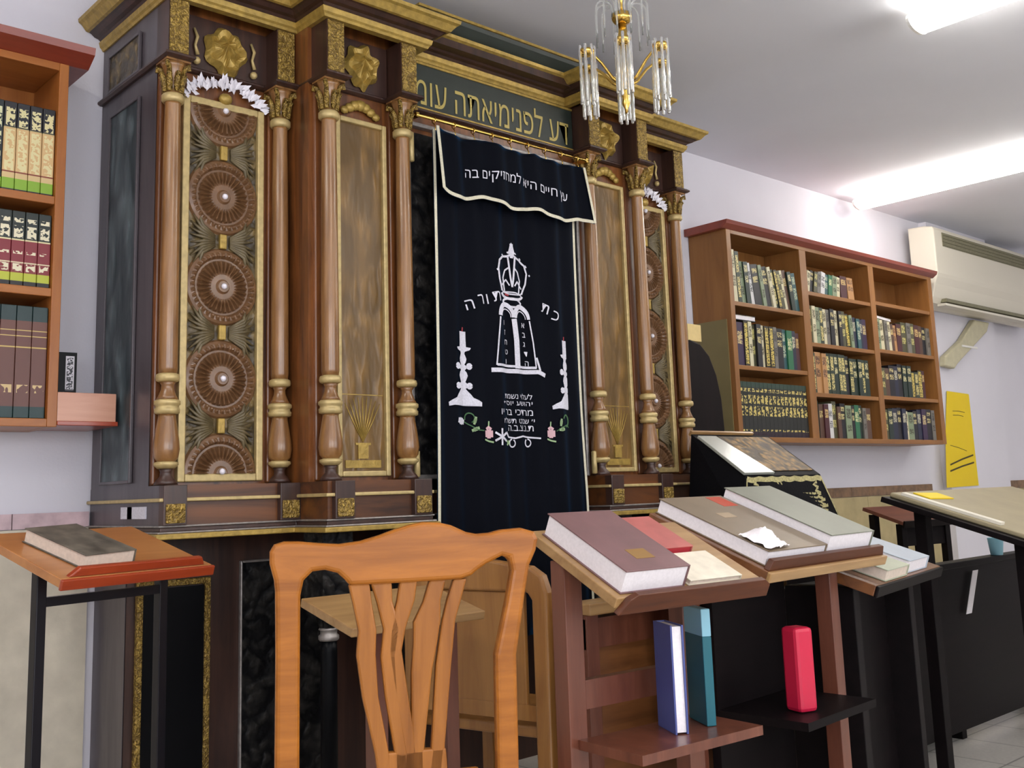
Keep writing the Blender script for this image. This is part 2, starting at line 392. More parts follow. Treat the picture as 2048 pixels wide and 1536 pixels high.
mb=MB(); mb.add(*sweep(path,[(-.02,2.446),(0,2.446),(.008,2.452),(.008,2.458),(0,2.464),(-.02,2.464)])); mb.build('abacus_moulding',M['arkdark'],ark)
# cornice: straight over each bay, stepping out over the inner bays
CP=[(-1.283,.5),(-1.283,-.042),(-.825,-.042),(-.825,-.218),(-.405,-.218),(-.405,-.118),(.405,-.118),(.405,-.218),(.825,-.218),(.825,-.042),(1.283,-.042),(1.283,.5)]
mb=MB(); mb.add(*sweep(CP,[(-.02,2.648),(.006,2.648),(.010,2.656),(.016,2.662),(.020,2.678),(.014,2.682)])); mb.build('cornice_bead',M['gold'],ark)
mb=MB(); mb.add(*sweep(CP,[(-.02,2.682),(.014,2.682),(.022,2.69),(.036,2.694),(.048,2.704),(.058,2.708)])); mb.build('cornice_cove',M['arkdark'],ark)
mb=MB(); mb.add(*sweep(CP,[(.056,2.706),(.066,2.708),(.072,2.716),(.082,2.728),(.092,2.734),(.094,2.746),(.0,2.749),(-.06,2.749)])); mb.build('cornice_crown',M['gold'],ark)
mb=MB(); mb.box(-1.30,1.30,-.03,.5,2.70,2.745); mb.box(-.84,.84,-.20,-.03,2.70,2.745); mb.build('cornice_cap',M['arkdark'],ark)
MB().prism([(-.16,2.746),(-.20,2.80),(-.205,2.815),(.1,2.815),(.1,2.746)],-.42,.42,'x').build('attic_board',M['board'],ark)
MB().box(-.425,.425,-.212,.1,2.815,2.825).build('attic_cap',M['gold'],ark)
# inscription board
ib=MB().box(-.44,.44,-.122,-.11,2.468,2.64).build('inscription_board',M['board'],ark)
g=text_geo('דע לפנימיאתה עומ',.80,.118); mb=MB(); mb.add([(-.385+a,-.124,2.482+b) for a,b in g[0]],g[1]); mb.build('lettering',M['letter'],ib)
mb=MB()
mb.box(-.44,.44,-.126,-.11,2.464,2.470); mb.box(-.44,.44,-.126,-.11,2.636,2.645); mb.build('board_edge',M['gold'],ib)
# columns
def column_parts(x,y):
    c=MB(); prof=[(.0265,1.452),(.029,1.47),(.0285,1.7),(.0265,2.1),(.024,2.305),(.026,2.312)]
    c.lathe(prof,0,0,24); col=c.build('column',M['column'],ark,(x,y,0))
    k=MB(); k.lathe([(.030,2.312),(.035,2.318),(.035,2.334),(.030,2.340)],0,0,24); k.build('neck_ring',M['goldl'],col)
    k=MB(); k.lathe([(.022,2.335),(.023,2.37),(.026,2.40),(.034,2.43),(.040,2.44)],0,0,16)
    k.box(-.04,.04,-.04,.04,2.440,2.448)
    for i in range(8):
        a=2*PI*i/8; ca,sa=math.cos(a),math.sin(a)
        k.tube([(ca*.026,sa*.026,2.345),(ca*.030,sa*.030,2.385),(ca*.041,sa*.041,2.405),(ca*.044,sa*.044,2.396)],[.009,.010,.007,.004],6,1)
    for i in range(4):
        a=PI/4+PI/2*i; ca,sa=math.cos(a),math.sin(a)
        k.tube([(ca*.026,sa*.026,2.40),(ca*.04,sa*.04,2.425),(ca*.052,sa*.052,2.432),(ca*.053,sa*.053,2.418),(ca*.046,sa*.046,2.418)],[.007,.008,.007,.006,.003],6,1)
    k.build('capital',[M['column'],M['goldc']],col)
    k=MB()
    k.lathe([(.027,1.428),(.034,1.432),(.036,1.440),(.034,1.450),(.027,1.454)],0,0,24); k.build('upper_ring',M['goldl'],col)
    k=MB(); k.lathe([(.026,1.43),(.018,1.418),(.019,1.405),(.027,1.385),(.033,1.374)],0,0,24); k.build('waist',M['column'],col)
    k=MB(); k.lathe([(.033,1.374),(.039,1.370),(.039,1.360),(.034,1.356),(.034,1.350),(.038,1.346),(.037,1.334),(.028,1.330)],0,0,24); k.build('middle_ring',M['goldl'],col)
    k=MB(); k.lathe([(.026,1.332),(.026,1.320),(.031,1.29),(.037,1.25),(.039,1.225),(.035,1.20),(.024,1.187)],0,0,28); k.build('vase',M['column'],col)
    k=MB(); k.lathe([(.024,1.19),(.036,1.186),(.036,1.178),(.025,1.168)],0,0,24); k.build('lower_ring',M['goldl'],col)
    k=MB(); k.lathe([(.022,1.17),(.017,1.158),(.018,1.145),(.030,1.132),(.036,1.12)],0,0,24); k.build('foot',M['arkdark'],col)
    return col
proto=None
for x,y in zip(CX,(0,0,-.167,-.167)):
    for s in (-1,1):
        if proto is None: proto=column_parts(s*x,y)
        else:
            c=rep(proto,ark,(s*x,y,0))
            for ch in list(proto.children): rep(ch,c)
# pilaster strips behind each column
for x,y in zip(CX,(.03,.03,-.125,-.125)):
    for s in (-1,1): MB().box(s*x-.03,s*x+.03,y,y+.03,1.12,2.448).build('pilaster',M['ark'],ark,bevel=.006)
# base: pedestal band, ledge line, gilt squares, mouldings
BP=[(-1.285,.5),(-1.285,-.055),(-.835,-.055),(-.835,-.235),(-.442,-.235),(-.442,-.12),(.442,-.12),(.442,-.235),(.835,-.235),(.835,-.055),(1.285,-.055),(1.285,.5)]
def slab(z0,z1,off,name,mat):
    mb=MB(); mb.add(*sweep(BP,[(-.08,z0),(off,z0),(off,z1),(-.08,z1)]))
    return mb.build(name,mat,ark,bevel=.003)
mb=MB(); mb.box(-1.283,1.283,-.05,.5,.97,1.118); mb.box(-.833,-.442,-.23,-.05,.97,1.118); mb.box(.442,.833,-.23,-.05,.97,1.118); mb.box(-.43,.43,-.115,-.05,.97,1.118); mb.build('base',M['arkx'],ark)
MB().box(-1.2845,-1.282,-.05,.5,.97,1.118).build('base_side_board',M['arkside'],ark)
slab(1.07,1.081,.012,'ledge_moulding',M['goldl'])
slab(.996,1.002,.012,'base_bead',M['silverline'])
slab(.983,.996,.008,'base_cove',M['arkdark'])
slab(.978,.984,.018,'base_bead',M['silverline'])
slab(.962,.978,.026,'base_moulding',M['gold'])
for x,y in zip(CX,(-.055,-.055,-.235,-.235)):
    for s in (-1,1):
        MB().box(s*x-.036,s*x+.036,y-.016,y+.02,1.002,1.118).build('pedestal',M['arkdark'],ark,bevel=.002)
        MB().box(s*x-.03,s*x+.03,y-.022,y-.014,1.008,1.064).build('gilt_square',M['goldc'],ark,bevel=.004)
# panels
def frame(x0,x1,z0,z1,w,y0,y1,mat,parent,name='panel_frame'):
    mb=MB(); mb.box(x0,x0+w,y0,y1,z0,z1); mb.box(x1-w,x1,y0,y1,z0,z1); mb.box(x0+w,x1-w,y0,y1,z0,z0+w); mb.box(x0+w,x1-w,y0,y1,z1-w,z1)
    return mb.build(name,mat,parent,bevel=.004)
def rosette(cx,cz,y,a0,a1,parent):
    rs=[0,.006,.018,.024,.034,.040,.048,.056,.082,.086,.092,.100,.104,.112,.120,.126]
    nt_=180; n=int(nt_*(a1-a0)/(2*PI)); vs=[]; fs=[]
    for i in range(n+1):
        a=a0+(a1-a0)*i/n
        for r in rs:
            if r<=.018: h=.018
            elif r<=.04: h=.010
            elif r<.084: h=.011+.008*math.cos(a*30)*(1 if .05<r<.083 else .5)
            elif r<=.094: h=.004
            elif r<=.106: h=.017+.005*math.cos(a*36)
            elif r<=.115: h=.012
            else: h=.008
            if r==.126: h=0
            vs.append((cx+r*math.cos(a), y-h, cz+r*math.sin(a)))
    k=len(rs)
    for i in range(n):
        for j in range(k-1): fs.append((i*k+j,i*k+j+1,(i+1)*k+j+1,(i+1)*k+j))
    mb=MB(); mb.add(vs,fs); o=mb.build('rosette',M['rosette'],parent)
    z=cz+(.0 if a1-a0>4 else (.006 if a0==0 else -.006))
    b=MB(); b.ball((cx,y-.02,z),.010,10); b.build('boss',M['silverleaf'],o)
    return o
def half_spray(cx,cz,y,parent):
    for sx in (-1,1):
        mb=MB()
        for sz in (-1,1):
            for k in range(5):
                a=.16+k*.22; l=.085+.008*k
                p=[(cx+sx*.026,y-.004,cz+sz*.004*k),(cx+sx*(.026+l*.5*math.cos(a*.6)),y-.012,cz+sz*l*.45*math.sin(a)),(cx+sx*(.03+l*math.cos(a)*.95),y-.004,cz+sz*l*1.0*math.sin(a))]
                mb.tube(p,[.004,.007,.002],6)
        mb.build('leaf_carving',M['leafwood'],parent)
    MB().box(cx-.012,cx+.012,y-.014,y,cz-.024,cz+.024).build('gilt_stud',M['gold'],parent,bevel=.003)
def petal_flower(cx,cz,y,w,h,parent,seed):
    r_=random.Random(seed); n=40; vs=[(cx,y-.030,cz+.02*h/.14)]; fs=[]
    rings=(.35,.62,.82,1.0); hh=(.034,.016,.026,.004)
    for q,hq in zip(rings,hh):
        for i in range(n):
            a=2*PI*i/n; rx=(1+.10*math.cos(7*a+seed))*q
            zz=math.sin(a); down=max(0,-zz)
            x=cx+w*.5*math.cos(a)*rx*(1-.45*down**2); z=cz+h*.5*zz*rx*(1+.05*down)
            vs.append((x,y-hq*(1+.35*math.cos(5*a+q*6)),z))
    for i in range(n): fs.append((0,1+i,1+(i+1)%n))
    for k in range(len(rings)-1):
        for i in range(n):
            j=(i+1)%n; fs.append((1+k*n+i,1+(k+1)*n+i,1+(k+1)*n+j,1+k*n+j))
    mb=MB(); mb.add(vs,fs); return mb.build('gilt_flower',M['gold'],parent)
for s in (-1,1):
    # outer carved panel
    x0,x1=sorted((s*.915,s*1.203)); cx=s*1.059
    p=MB().box(x0+.01,x1-.01,.038,.05,1.135,2.36).build('carved_panel',M['carve'],ark)
    frame(x0,x1,1.128,2.366,.024,.022,.05,M['goldl'],p)
    z0,z1=1.152,2.342; dz=(z1-z0)/4
    for k in range(5):
        a0,a1=(0,PI) if k==0 else ((PI,2*PI) if k==4 else (0,2*PI))
        rosette(cx,z0+k*dz,.038,a0,a1,p)
    for k in range(4): half_spray(cx,z0+(k+.5)*dz,.038,p)
    # leaf spray crowning it
    mb=MB(); r_=random.Random(3)
    for i in range(46):
        u=i/45*2-1; a=u*1.25; zz=2.366+.062*math.cos(u*1.45); xx=cx+u*.135
        for q in range(2):
            d=a+r_.uniform(-.8,.8); l=r_.uniform(.022,.036)
            bx,bz=xx+r_.uniform(-.012,.012), zz+r_.uniform(-.022,.008); by=.024+r_.uniform(-.012,.008)
            tx,tz=bx+l*math.sin(d),bz+l*math.cos(d); nx,nz=math.cos(d)*.008,-math.sin(d)*.008
            mx,mz=(bx+tx)/2,(bz+tz)/2
            mb.add([(bx,by,bz),(mx+nx,by-.004,mz+nz),(tx,by-.012,tz),(mx-nx,by-.004,mz-nz),(mx,by+.004,mz)],[(0,1,2,3),(0,4,1),(1,4,2),(2,4,3),(3,4,0)])
    mb.build('leaf_spray',M['silverleaf'],ark)
    mb=MB(); mb.ball((cx,.022,2.378),.024,12,0,(1,.7,.8)); mb.build('gilt_bud',M['gold'],ark)
    petal_flower(cx+.0,2.540,.034,.150,.165,ark,1+s)
    for q,dx in ((-1,-.105),(1,.10)):
        mb=MB(); xx=cx+dx
        mb.tube([(xx-.004,.03,2.60),(xx+.006,.026,2.57),(xx-.002,.026,2.54),(xx+.008,.028,2.51)],[.004,.006,.005,.007],6); mb.ball((xx+.004,.026,2.488),.013,10); mb.build('tassel_ornament',M['goldl'],ark)
    # inner plain panel
    x0,x1=sorted((s*.523,s*.732)); cx=s*.628
    p=MB().box(x0+.01,x1-.01,-.122,-.11,1.14,2.35).build('etched_panel',M['relief'],ark)
    frame(x0,x1,1.132,2.356,.018,-.136,-.11,M['goldl'],p)
    mb=MB()
    for k in range(9):
        a=(k-4)*.14; mb.tube([(cx,-.1225,1.245),(cx+math.sin(a)*.07,-.1235,1.245+.075*math.cos(a)),(cx+math.sin(a)*.13,-.1225,1.245+.15*math.cos(a))],[.0016,.0026,.0012],5)
    mb.box(cx-.02,cx+.02,-.126,-.12,1.19,1.235); mb.box(cx-.03,cx+.03,-.126,-.12,1.235,1.242); mb.box(cx-.07,cx+.07,-.126,-.12,1.16,1.185)
    mb.box(cx-.082,cx+.082,-.1235,-.12,1.40,1.403)
    mb.build('etched_plant',M['gold'],p)
    mb=MB()
    for k in range(7):
        u=k/6*2-1; mb.ball((cx+u*.065,-.128,2.392+.018*math.cos(u*2.2)),.018+.008*(1-abs(u)),8,0,(1,.6,.8))
    mb.build('gilt_shell',M['gold'],ark)
    petal_flower(cx+.0,2.548,-.132,.140,.160,ark,4+s)
# side panels (the left flank is in view, the right one matches)
for s in (-1,1):
    X=s*1.285
    def sp(y0,y1,z0,z1,nm,mat):
        a,b=sorted((X-s*.002,X+s*.004)); p=MB().box(a,b,y0,y1,z0,z1).build(nm,mat,ark)
        a,b=sorted((X,X+s*.010)); mb=MB(); w=.010
        mb.box(a,b,y0-w,y0,z0-w,z1+w); mb.box(a,b,y1,y1+w,z0-w,z1+w); mb.box(a,b,y0,y1,z0-w,z0); mb.box(a,b,y0,y1,z1,z1+w); mb.build('side_frame',M['arkside'],p,bevel=.002)
    sp(.172,.40,1.14,2.37,'side_panel',M['sidecarve']); sp(.175,.425,2.475,2.595,'side_panel',M['carve'])
    for y0,y1 in ((.13,.165),(.03,.115)):
        a,b=sorted((X,X+s*.004)); 
        if s<0: MB().box(a,b,y0+.02,y1+.07,1.022,1.058).build('paper_label',M['thread'],ark)
# lower cabinet panels
for s in (-1,1):
    x0,x1=sorted((s*1.21,s*1.005)); p=MB().box(x0,x1,.24,.252,.12,.80).build('lower_panel',M['black'],ark); frame(x0-.02,x1+.02,.10,.825,.02,.232,.252,M['goldc'],p)
    x0,x1=sorted((s*.87,s*.56)); p=MB().box(x0,x1,.24,.252,.12,.86).build('lower_panel',M['darkcarve'],ark); frame(x0-.008,x1+.008,.11,.868,.008,.235,.252,M['silverline'],p)
    for x in (.781,.477):
        c=MB(); c.lathe([(.026,.06),(.026,.60),(.024,.63)],0,0,20); c=c.build('support_column',M['black'],ark,(s*x,-.15,0))
        k=MB(); k.lathe([(.028,.63),(.032,.635),(.032,.645),(.026,.65),(.026,.66),(.032,.664),(.028,.67)],0,0,20); k.build('neck_ring',M['silverline'],c)
        k=MB(); k.lathe([(.024,.67),(.026,.70),(.04,.735),(.05,.75)],0,0,16); k.box(-.055,.055,-.055,.055,.75,.965)
        for i in range(8):
            a=2*PI*i/8; k.tube([(.026*math.cos(a),.026*math.sin(a),.672),(.034*math.cos(a),.034*math.sin(a),.72),(.05*math.cos(a),.05*math.sin(a),.73)],[.008,.01,.004],6)
        k.build('capital',M['darkcarve'],c)
        k=MB(); k.box(-.045,.045,-.045,.045,0,.05); k.lathe([(.04,.05),(.036,.06),(.028,.07)],0,0,20); k.build('plinth',M['arkdark'],c)
# ark doors behind the curtain
d=MB().box(-.435,.435,-.135,-.112,1.12,2.36).build('ark_door',M['darkcarve'],ark)
frame(-.438,.438,1.118,2.40,.016,-.142,-.112,M['silverline'],d,'door_frame')
MB().box(-.008,.008,-.14,-.13,1.13,2.36).build('door_seam',M['black'],d)
for s in (-1,1):
    for z0,z1 in ((2.235,2.345),(1.125,1.215)):
        k=MB(); k.lathe([(.006,z0),(.011,z0+.003),(.011,z1-.003),(.006,z1)],0,0,14); k.build('hinge',M['goldl'],d,(s*.438,-.165,0))
# curtain rod carried by the ark
k=MB(); k.tube([(-.44,-.2,2.40),(.44,-.2,2.40)],.006,10); k.build('curtain_rod',M['brass'],ark)
for s in (-1,1):
    MB().box(s*.435-.006,s*.435+.006,-.205,-.13,2.392,2.408).build('rod_bracket',M['brass'],ark)

# ================================================================ CURTAIN
ZT,ZB=2.352,.56
def cy(x,z):
    t=(ZT-z)/(ZT-ZB)
    f=math.sin(20.9*x+.35*math.sin(3*t)+3.56); g=math.sin(63*x+1.2+.3*math.sin(4*t))
    return -.210 - .015*(f-.35*f*abs(f)) - .0068*g + .004*math.sin(9*x+4*t)
def cxw(u,z):   # u 0..1 across, slight flare low down
    t=(ZT-z)/(ZT-ZB); l=-.385-.008*t-.02*t*t; r=.352+.03*max(0,t-.55)*1.6-.012*math.sin(PI*min(1,t*1.4))
    return l+(r-l)*u
cur=thing('ark_curtain','dark navy velvet curtain embroidered in silver hanging before the ark','curtain',(0,-.21,0))
off=Vector((0,.21,0))
def cb(mb,name,mats,parent=cur,**k):
    mb.v=[(x,y+.21,z) for x,y,z in mb.v]; return mb.build(name,mats,parent,**k)
nu,nz=150,40; vs=[];fs=[]
for d in (0,.004):
    for j in range(nz+1):
        z=ZT-(ZT-ZB)*j/nz
        for i in range(nu+1):
            x=cxw(i/nu,z); vs.append((x,cy(x,z)+d,z))
W=nu+1; H=W*(nz+1)
for j in range(nz):
    for i in range(nu):
        a=j*W+i; fs.append((a,a+W,a+W+1,a+1)); fs.append((H+a,H+a+1,H+a+W+1,H+a+W))
for i in range(nu):
    a=i; fs.append((a,a+1,H+a+1,H+a)); a=nz*W+i; fs.append((a,H+a,H+a+1,a+1))
for j in range(nz):
    a=j*W; fs.append((a,H+a,H+a+W,a+W)); a=j*W+nu; fs.append((a,a+W,H+a+W,H+a))
mb=MB(); mb.add(vs,fs,0,True); main=cb(mb,'curtain_cloth',M['cloth'])
for u in (0.006,.994):
    mb=MB(); n=60
    mb.ribbon([(cxw(u,z),cy(cxw(u,z),z)-.003,z) for z in [ZT-(ZT-(ZB+.0))*k/n for k in range(n+1)]],.012); cb(mb,'edge_braid',M['trim'])
# valance
def vy(x,z): return cy(x,ZT-.02)*1-.022-.006*math.sin(16*x+1)-.02*(ZT-z)/.25
def hem(x):  return 2.113+.011*math.sin((x+.39)*24.5+2.2)-.006*x
def topz(x): return 2.356-.012*abs(math.sin((x+.39)*12.6))
vs=[];fs=[];nu,nz=120,14
for d in (0,.004):
    for j in range(nz+1):
        for i in range(nu+1):
            u=i/nu; t=j/nz; x=-.388+.012*t+(.768+.012*t)*u; z=topz(x)+(hem(x)-topz(x))*t
            vs.append((x,vy(x,z)+d,z))
W=nu+1;H=W*(nz+1)
for j in range(nz):
    for i in range(nu):
        a=j*W+i; fs.append((a,a+W,a+W+1,a+1)); fs.append((H+a,H+a+1,H+a+W+1,H+a+W))
for i in range(nu):
    a=i; fs.append((a,a+1,H+a+1,H+a)); a=nz*W+i; fs.append((a,H+a,H+a+1,a+1))
for j in range(nz):
    a=j*W; fs.append((a,H+a,H+a+W,a+W)); a=j*W+nu; fs.append((a,a+W,H+a+W,H+a))
mb=MB(); mb.add(vs,fs,0,True); val=cb(mb,'valance',M['cloth'])
mb=MB(); xs=[-.376+.78*k/90-.0 for k in range(91)]
pts=[(-.386,vy(-.386,topz(-.386))-.003,topz(-.386)),(-.380,vy(-.38,2.23)-.003,2.23)]+[(x,vy(x,hem(x))-.003,hem(x)+.005) for x in xs]+[(.397,vy(.397,2.2)-.003,2.2),(.384,vy(.384,topz(.384))-.003,topz(.384))]
mb.ribbon(pts,.013); cb(mb,'valance_braid',M['trim'],val)
g=text_geo('עץ חיים היא למחזיקים בה',.52,.052)
def words_of(g,gap):
    spans=sorted((min(g[0][i][0] for i in f),max(g[0][i][0] for i in f)) for f in g[1]); out=[]
    for a,b in spans:
        if out and a-out[-1][1]<gap: out[-1][1]=max(out[-1][1],b)
        else: out.append([a,b])
    for a,b in out:
        fs=[f for f in g[1] if a-1e-6<=g[0][f[0]][0]<=b+1e-6]; ids=sorted({i for f in fs for i in f}); mp={i:k for k,i in enumerate(ids)}
        yield [g[0][i] for i in ids],[tuple(mp[i] for i in f) for f in fs]
for vs_,fs_ in words_of(g,.0075):
    mb=MB(); mb.add([(-.25+a,vy(-.25+a,2.2)-.006,2.186+.012*math.sin((a-.05)*9)+b) for a,b in vs_],fs_); cb(mb,'embroidered_word',M['thread'],val)
def onc(p,d=.005): return (p[0],cy(p[0],p[1])-d,p[1])
def stroke(mb,pts,w,m=0,d=.004):
    q=[]
    for a,b in zip(pts,pts[1:]):
        n=max(2,int(math.hypot(b[0]-a[0],b[1]-a[1])/.006))
        q += [(a[0]+(b[0]-a[0])*k/n,a[1]+(b[1]-a[1])*k/n) for k in range(n)]
    q.append(pts[-1]); mb.ribbon([onc(p,d) for p in q],w,m)
def arc(cx_,cz_,rx,rz,a0,a1,n=14): return [(cx_+rx*math.cos(math.radians(a0+(a1-a0)*k/n)),cz_+rz*math.sin(math.radians(a0+(a1-a0)*k/n))) for k in range(n+1)]
def textc(mb,s,x,z,w,h,m=0,rot=0):
    g=text_geo(s,w,h); c_,s_=math.cos(rot),math.sin(rot)
    mb.add([onc((x+a*c_-b*s_,z+a*s_+b*c_)) for a,b in g[0]],g[1],m)
# crown
mb=MB()
stroke(mb,arc(-.012,1.76,.052,.016,0,360,24),.008); stroke(mb,arc(-.012,1.792,.062,.018,180,360,14),.010); stroke(mb,arc(-.012,1.808,.064,.016,180,360,14),.005)
stroke(mb,arc(-.012,1.792,.056,.008,0,180),.005)
for sx in (-1,1):
    stroke(mb,[(-.012+sx*.06,1.80),(-.012+sx*.078,1.84),(-.012+sx*.084,1.88),(-.012+sx*.076,1.912),(-.012+sx*.05,1.93),(-.012+sx*.02,1.935),(-.012,1.945)],.008)
    stroke(mb,[(-.012+sx*.04,1.80),(-.012+sx*.05,1.85),(-.012+sx*.035,1.88),(-.012+sx*.01,1.895)],.006)
    stroke(mb,[(-.012+sx*.018,1.94),(-.012+sx*.006,1.85),(-.012,1.82)],.009)
    stroke(mb,[(-.012+sx*.06,1.82),(-.012+sx*.03,1.845),(-.012+sx*.012,1.825)],.006)
    for k in range(7):
        a=math.radians(5+k*24); stroke(mb,[(-.012+sx*.094*math.cos(a)*.98,1.865+.085*math.sin(a)),(-.012+sx*.094*math.cos(a)*.98+.004,1.868+.085*math.sin(a))],.007)
stroke(mb,[(-.012,1.93),(-.012,1.985)],.016); stroke(mb,[(-.024,1.945),(-.012,1.985),(0,1.945)],.01)
stroke(mb,[(-.05,1.79),(-.03,1.788)],.008,1)
cb(mb,'crown_emblem',[M['thread'],M['redth']])
# tablets
mb=MB()
for sx in (-1,1): stroke(mb,arc(-.008+sx*.042,1.705,.040,.045,0,180,16),.018); stroke(mb,arc(-.008+sx*.042,1.705,.028,.028,0,180,12),.004)
stroke(mb,[(-.008,1.70),(.002,1.62),(.004,1.515)],.026)
stroke(mb,[(-.090,1.70),(-.102,1.62),(-.114,1.52)],.007); stroke(mb,[(.076,1.70),(.086,1.62),(.094,1.52)],.007); stroke(mb,[(.096,1.56),(.11,1.51)],.010)
stroke(mb,[(-.112,1.522),(.094,1.522)],.009); stroke(mb,[(-.134,1.502),(.10,1.506),(.136,1.494)],.016)
cb(mb,'tablets_emblem',M['thread'])
mb=MB()
for k,ch in enumerate('אבגדה'): textc(mb,ch,.040+.003*k,1.672-.036*k,None,.018)
cb(mb,'tablet_letters',M['thread']); mb=MB()
for k,ch in enumerate('וזחטי'): textc(mb,ch,-.066+.002*k,1.672-.036*k,None,.018)
cb(mb,'tablet_letters',M['thread'])
mb=MB()
for ch,x,z,r in (('כ',.172,1.713,-.35),('ת',.128,1.740,-.3)): textc(mb,ch,x,z,None,.036,0,r)
cb(mb,'crown_lettering',M['thread']); mb=MB()
for ch,x,z,r in (('ת',-.118,1.752,.22),('ו',-.143,1.742,.2),('ר',-.185,1.735,.25),('ה',-.232,1.712,.28)): textc(mb,ch,x,z,None,.036,0,r)
cb(mb,'torah_lettering',M['thread'])
# candlesticks
def candle(cx0,zs,half,name):
    mb=MB()
    pr=[(.0,.070),(.010,.072),(.018,.058),(.026,.040),(.040,.030),(.052,.018),(.058,.013),(.062,.020),(.074,.022),(.082,.012),(.090,.016),(.104,.022),(.116,.018),(.124,.010),(.130,.018),(.138,.018),(.144,.009),(.152,.015),(.164,.018),(.174,.014),(.182,.010),(.190,.012),(.196,.030),(.204,.034),(.207,.017),(.230,.016),(.262,.016)]
    rows=[]
    for (z0,w0),(z1,w1) in zip(pr,pr[1:]):
        n=max(1,int((z1-z0)/.003)); rows += [(z0+(z1-z0)*k/n,w0+(w1-w0)*k/n) for k in range(n)]
    rows.append(pr[-1]); vs=[]; fs=[]; nx=10
    for z,w in rows:
        r=w if not half else min(w,.016)
        for i in range(nx+1): vs.append(onc((cx0-w+(w+r)*i/nx,zs+z)))
    for j in range(len(rows)-1):
        for i in range(nx): k=j*(nx+1)+i; fs.append((k,k+1,k+nx+2,k+nx+1))
    mb.add(vs,fs)
    for zz in (.062,.132):
        for sx in ((-1,1) if not half else (-1,)): stroke(mb,[(cx0+sx*(.028+.006*math.cos(q)),zs+zz+.006+.006*math.sin(q)) for q in [PI*2*k/14 for k in range(15)]],.012)
    stroke(mb,[(cx0-.074,zs+.002),(cx0-.05,zs+.006),(cx0+(.072 if not half else .016),zs+.003)],.014)
    stroke(mb,[(cx0+.002,zs+.262),(cx0+.004,zs+.278)],.005,1)
    cb(mb,name,[M['thread'],M['redth']])
candle(-.256,1.372,False,'candlestick_emblem'); candle(.238,1.372,True,'candlestick_emblem')
# dedication
mb=MB()
for s,x,z,w in (('לעלוי נשמת',-.075,1.402,.150),('יהושע יוסף',-.085,1.372,.160),('מרדכי בר יו',-.10,1.342,.175),('י׳ שבט תשל׳ו',-.085,1.312,.165),('ת.נ.צ.ב.ה',-.055,1.284,.13)): textc(mb,s,x,z,w,.021)
cb(mb,'dedication_lettering',M['thread'])
# flowers and scroll
mb=MB()
def blob(x,z,rx,rz,m,a=0): 
    stroke(mb,[(x-rx*math.cos(a),z-rx*math.sin(a)),(x+rx*math.cos(a),z+rx*math.sin(a))],rz*2,m); stroke(mb,[(x-rx*.5*math.cos(a),z-rx*.5*math.sin(a)),(x+rx*.5*math.cos(a),z+rx*.5*math.sin(a))],rz*2.7,m)
for x,z in ((-.152,1.272),(.152,1.276)): 
    blob(x,z,.018,.012,1); stroke(mb,[(x-.012,z+.016),(x,z+.024),(x+.012,z+.016)],.01,1); stroke(mb,[(x,z+.024),(x+.002,z+.045)],.006,3); stroke(mb,[(x-.02,z-.02),(x,z-.026),(x+.02,z-.03)],.006,3)
for a in range(6): stroke(mb,[(-.10,1.262),(-.10+.030*math.cos(a*PI/3+.5),1.262+.030*math.sin(a*PI/3+.5))],.008,0)
stroke(mb,[(-.070,1.280),(-.055,1.262),(-.02,1.258),(.02,1.266),(.06,1.262),(.10,1.258)],.006,0)
stroke(mb,arc(-.035,1.240,.014,.014,90,420,14),.005,0); stroke(mb,arc(.05,1.242,.014,.014,-240,90,14),.005,0)
stroke(mb,[(-.075,1.25),(-.06,1.24),(-.07,1.232)],.006,3); stroke(mb,[(-.055,1.25),(-.05,1.235)],.006,3)
blob(-.272,1.316,.018,.009,0,-.2); stroke(mb,[(-.255,1.315),(-.225,1.30),(-.20,1.285),(-.175,1.283)],.004,2); stroke(mb,arc(-.232,1.327,.018,.018,-60,200,10),.005,2)
for x,z,a in ((-.212,1.318,1.3),(-.21,1.288,.4),(.195,1.318,1.4),(.20,1.292,.1)): blob(x,z,.014,.005,3,a)
stroke(mb,arc(.228,1.325,.020,.022,-100,160,12),.006,2); stroke(mb,[(.175,1.285),(.20,1.30),(.235,1.31),(.25,1.30)],.004,2)
cb(mb,'flower_embroidery',[M['thread'],M['pink'],M['green'],M['leafgreen']])
# rings on the rod
k=MB(); 
rp=[(0,.010*math.cos(a),-.004+.012*math.sin(a)) for a in [2*PI*i/14 for i in range(15)]]
k.tube(rp,.0022,6); rg=k.build('curtain_ring',M['brass'],None,(-.36,-.2,2.40))
k=MB(); k.tube([(0,0,-.016),(0,-.008,-.034),(0,-.010,-.05)],.002,6); hk=k.build('hook',M['brass'],rg)
tag(rg,'small brass ring on the rod, first above the curtain edge by plain panel','curtain ring','rings on the curtain rod')
wd=('second','third','fourth','fifth','sixth','seventh','eighth','ninth')
for i in range(8):
    c=rep(rg,None,(-.36+.092*(i+1),-.2,2.40)); rep(hk,c); c['label']='small brass curtain ring on the ark rod, %s counted from the plain panel side'%wd[i]

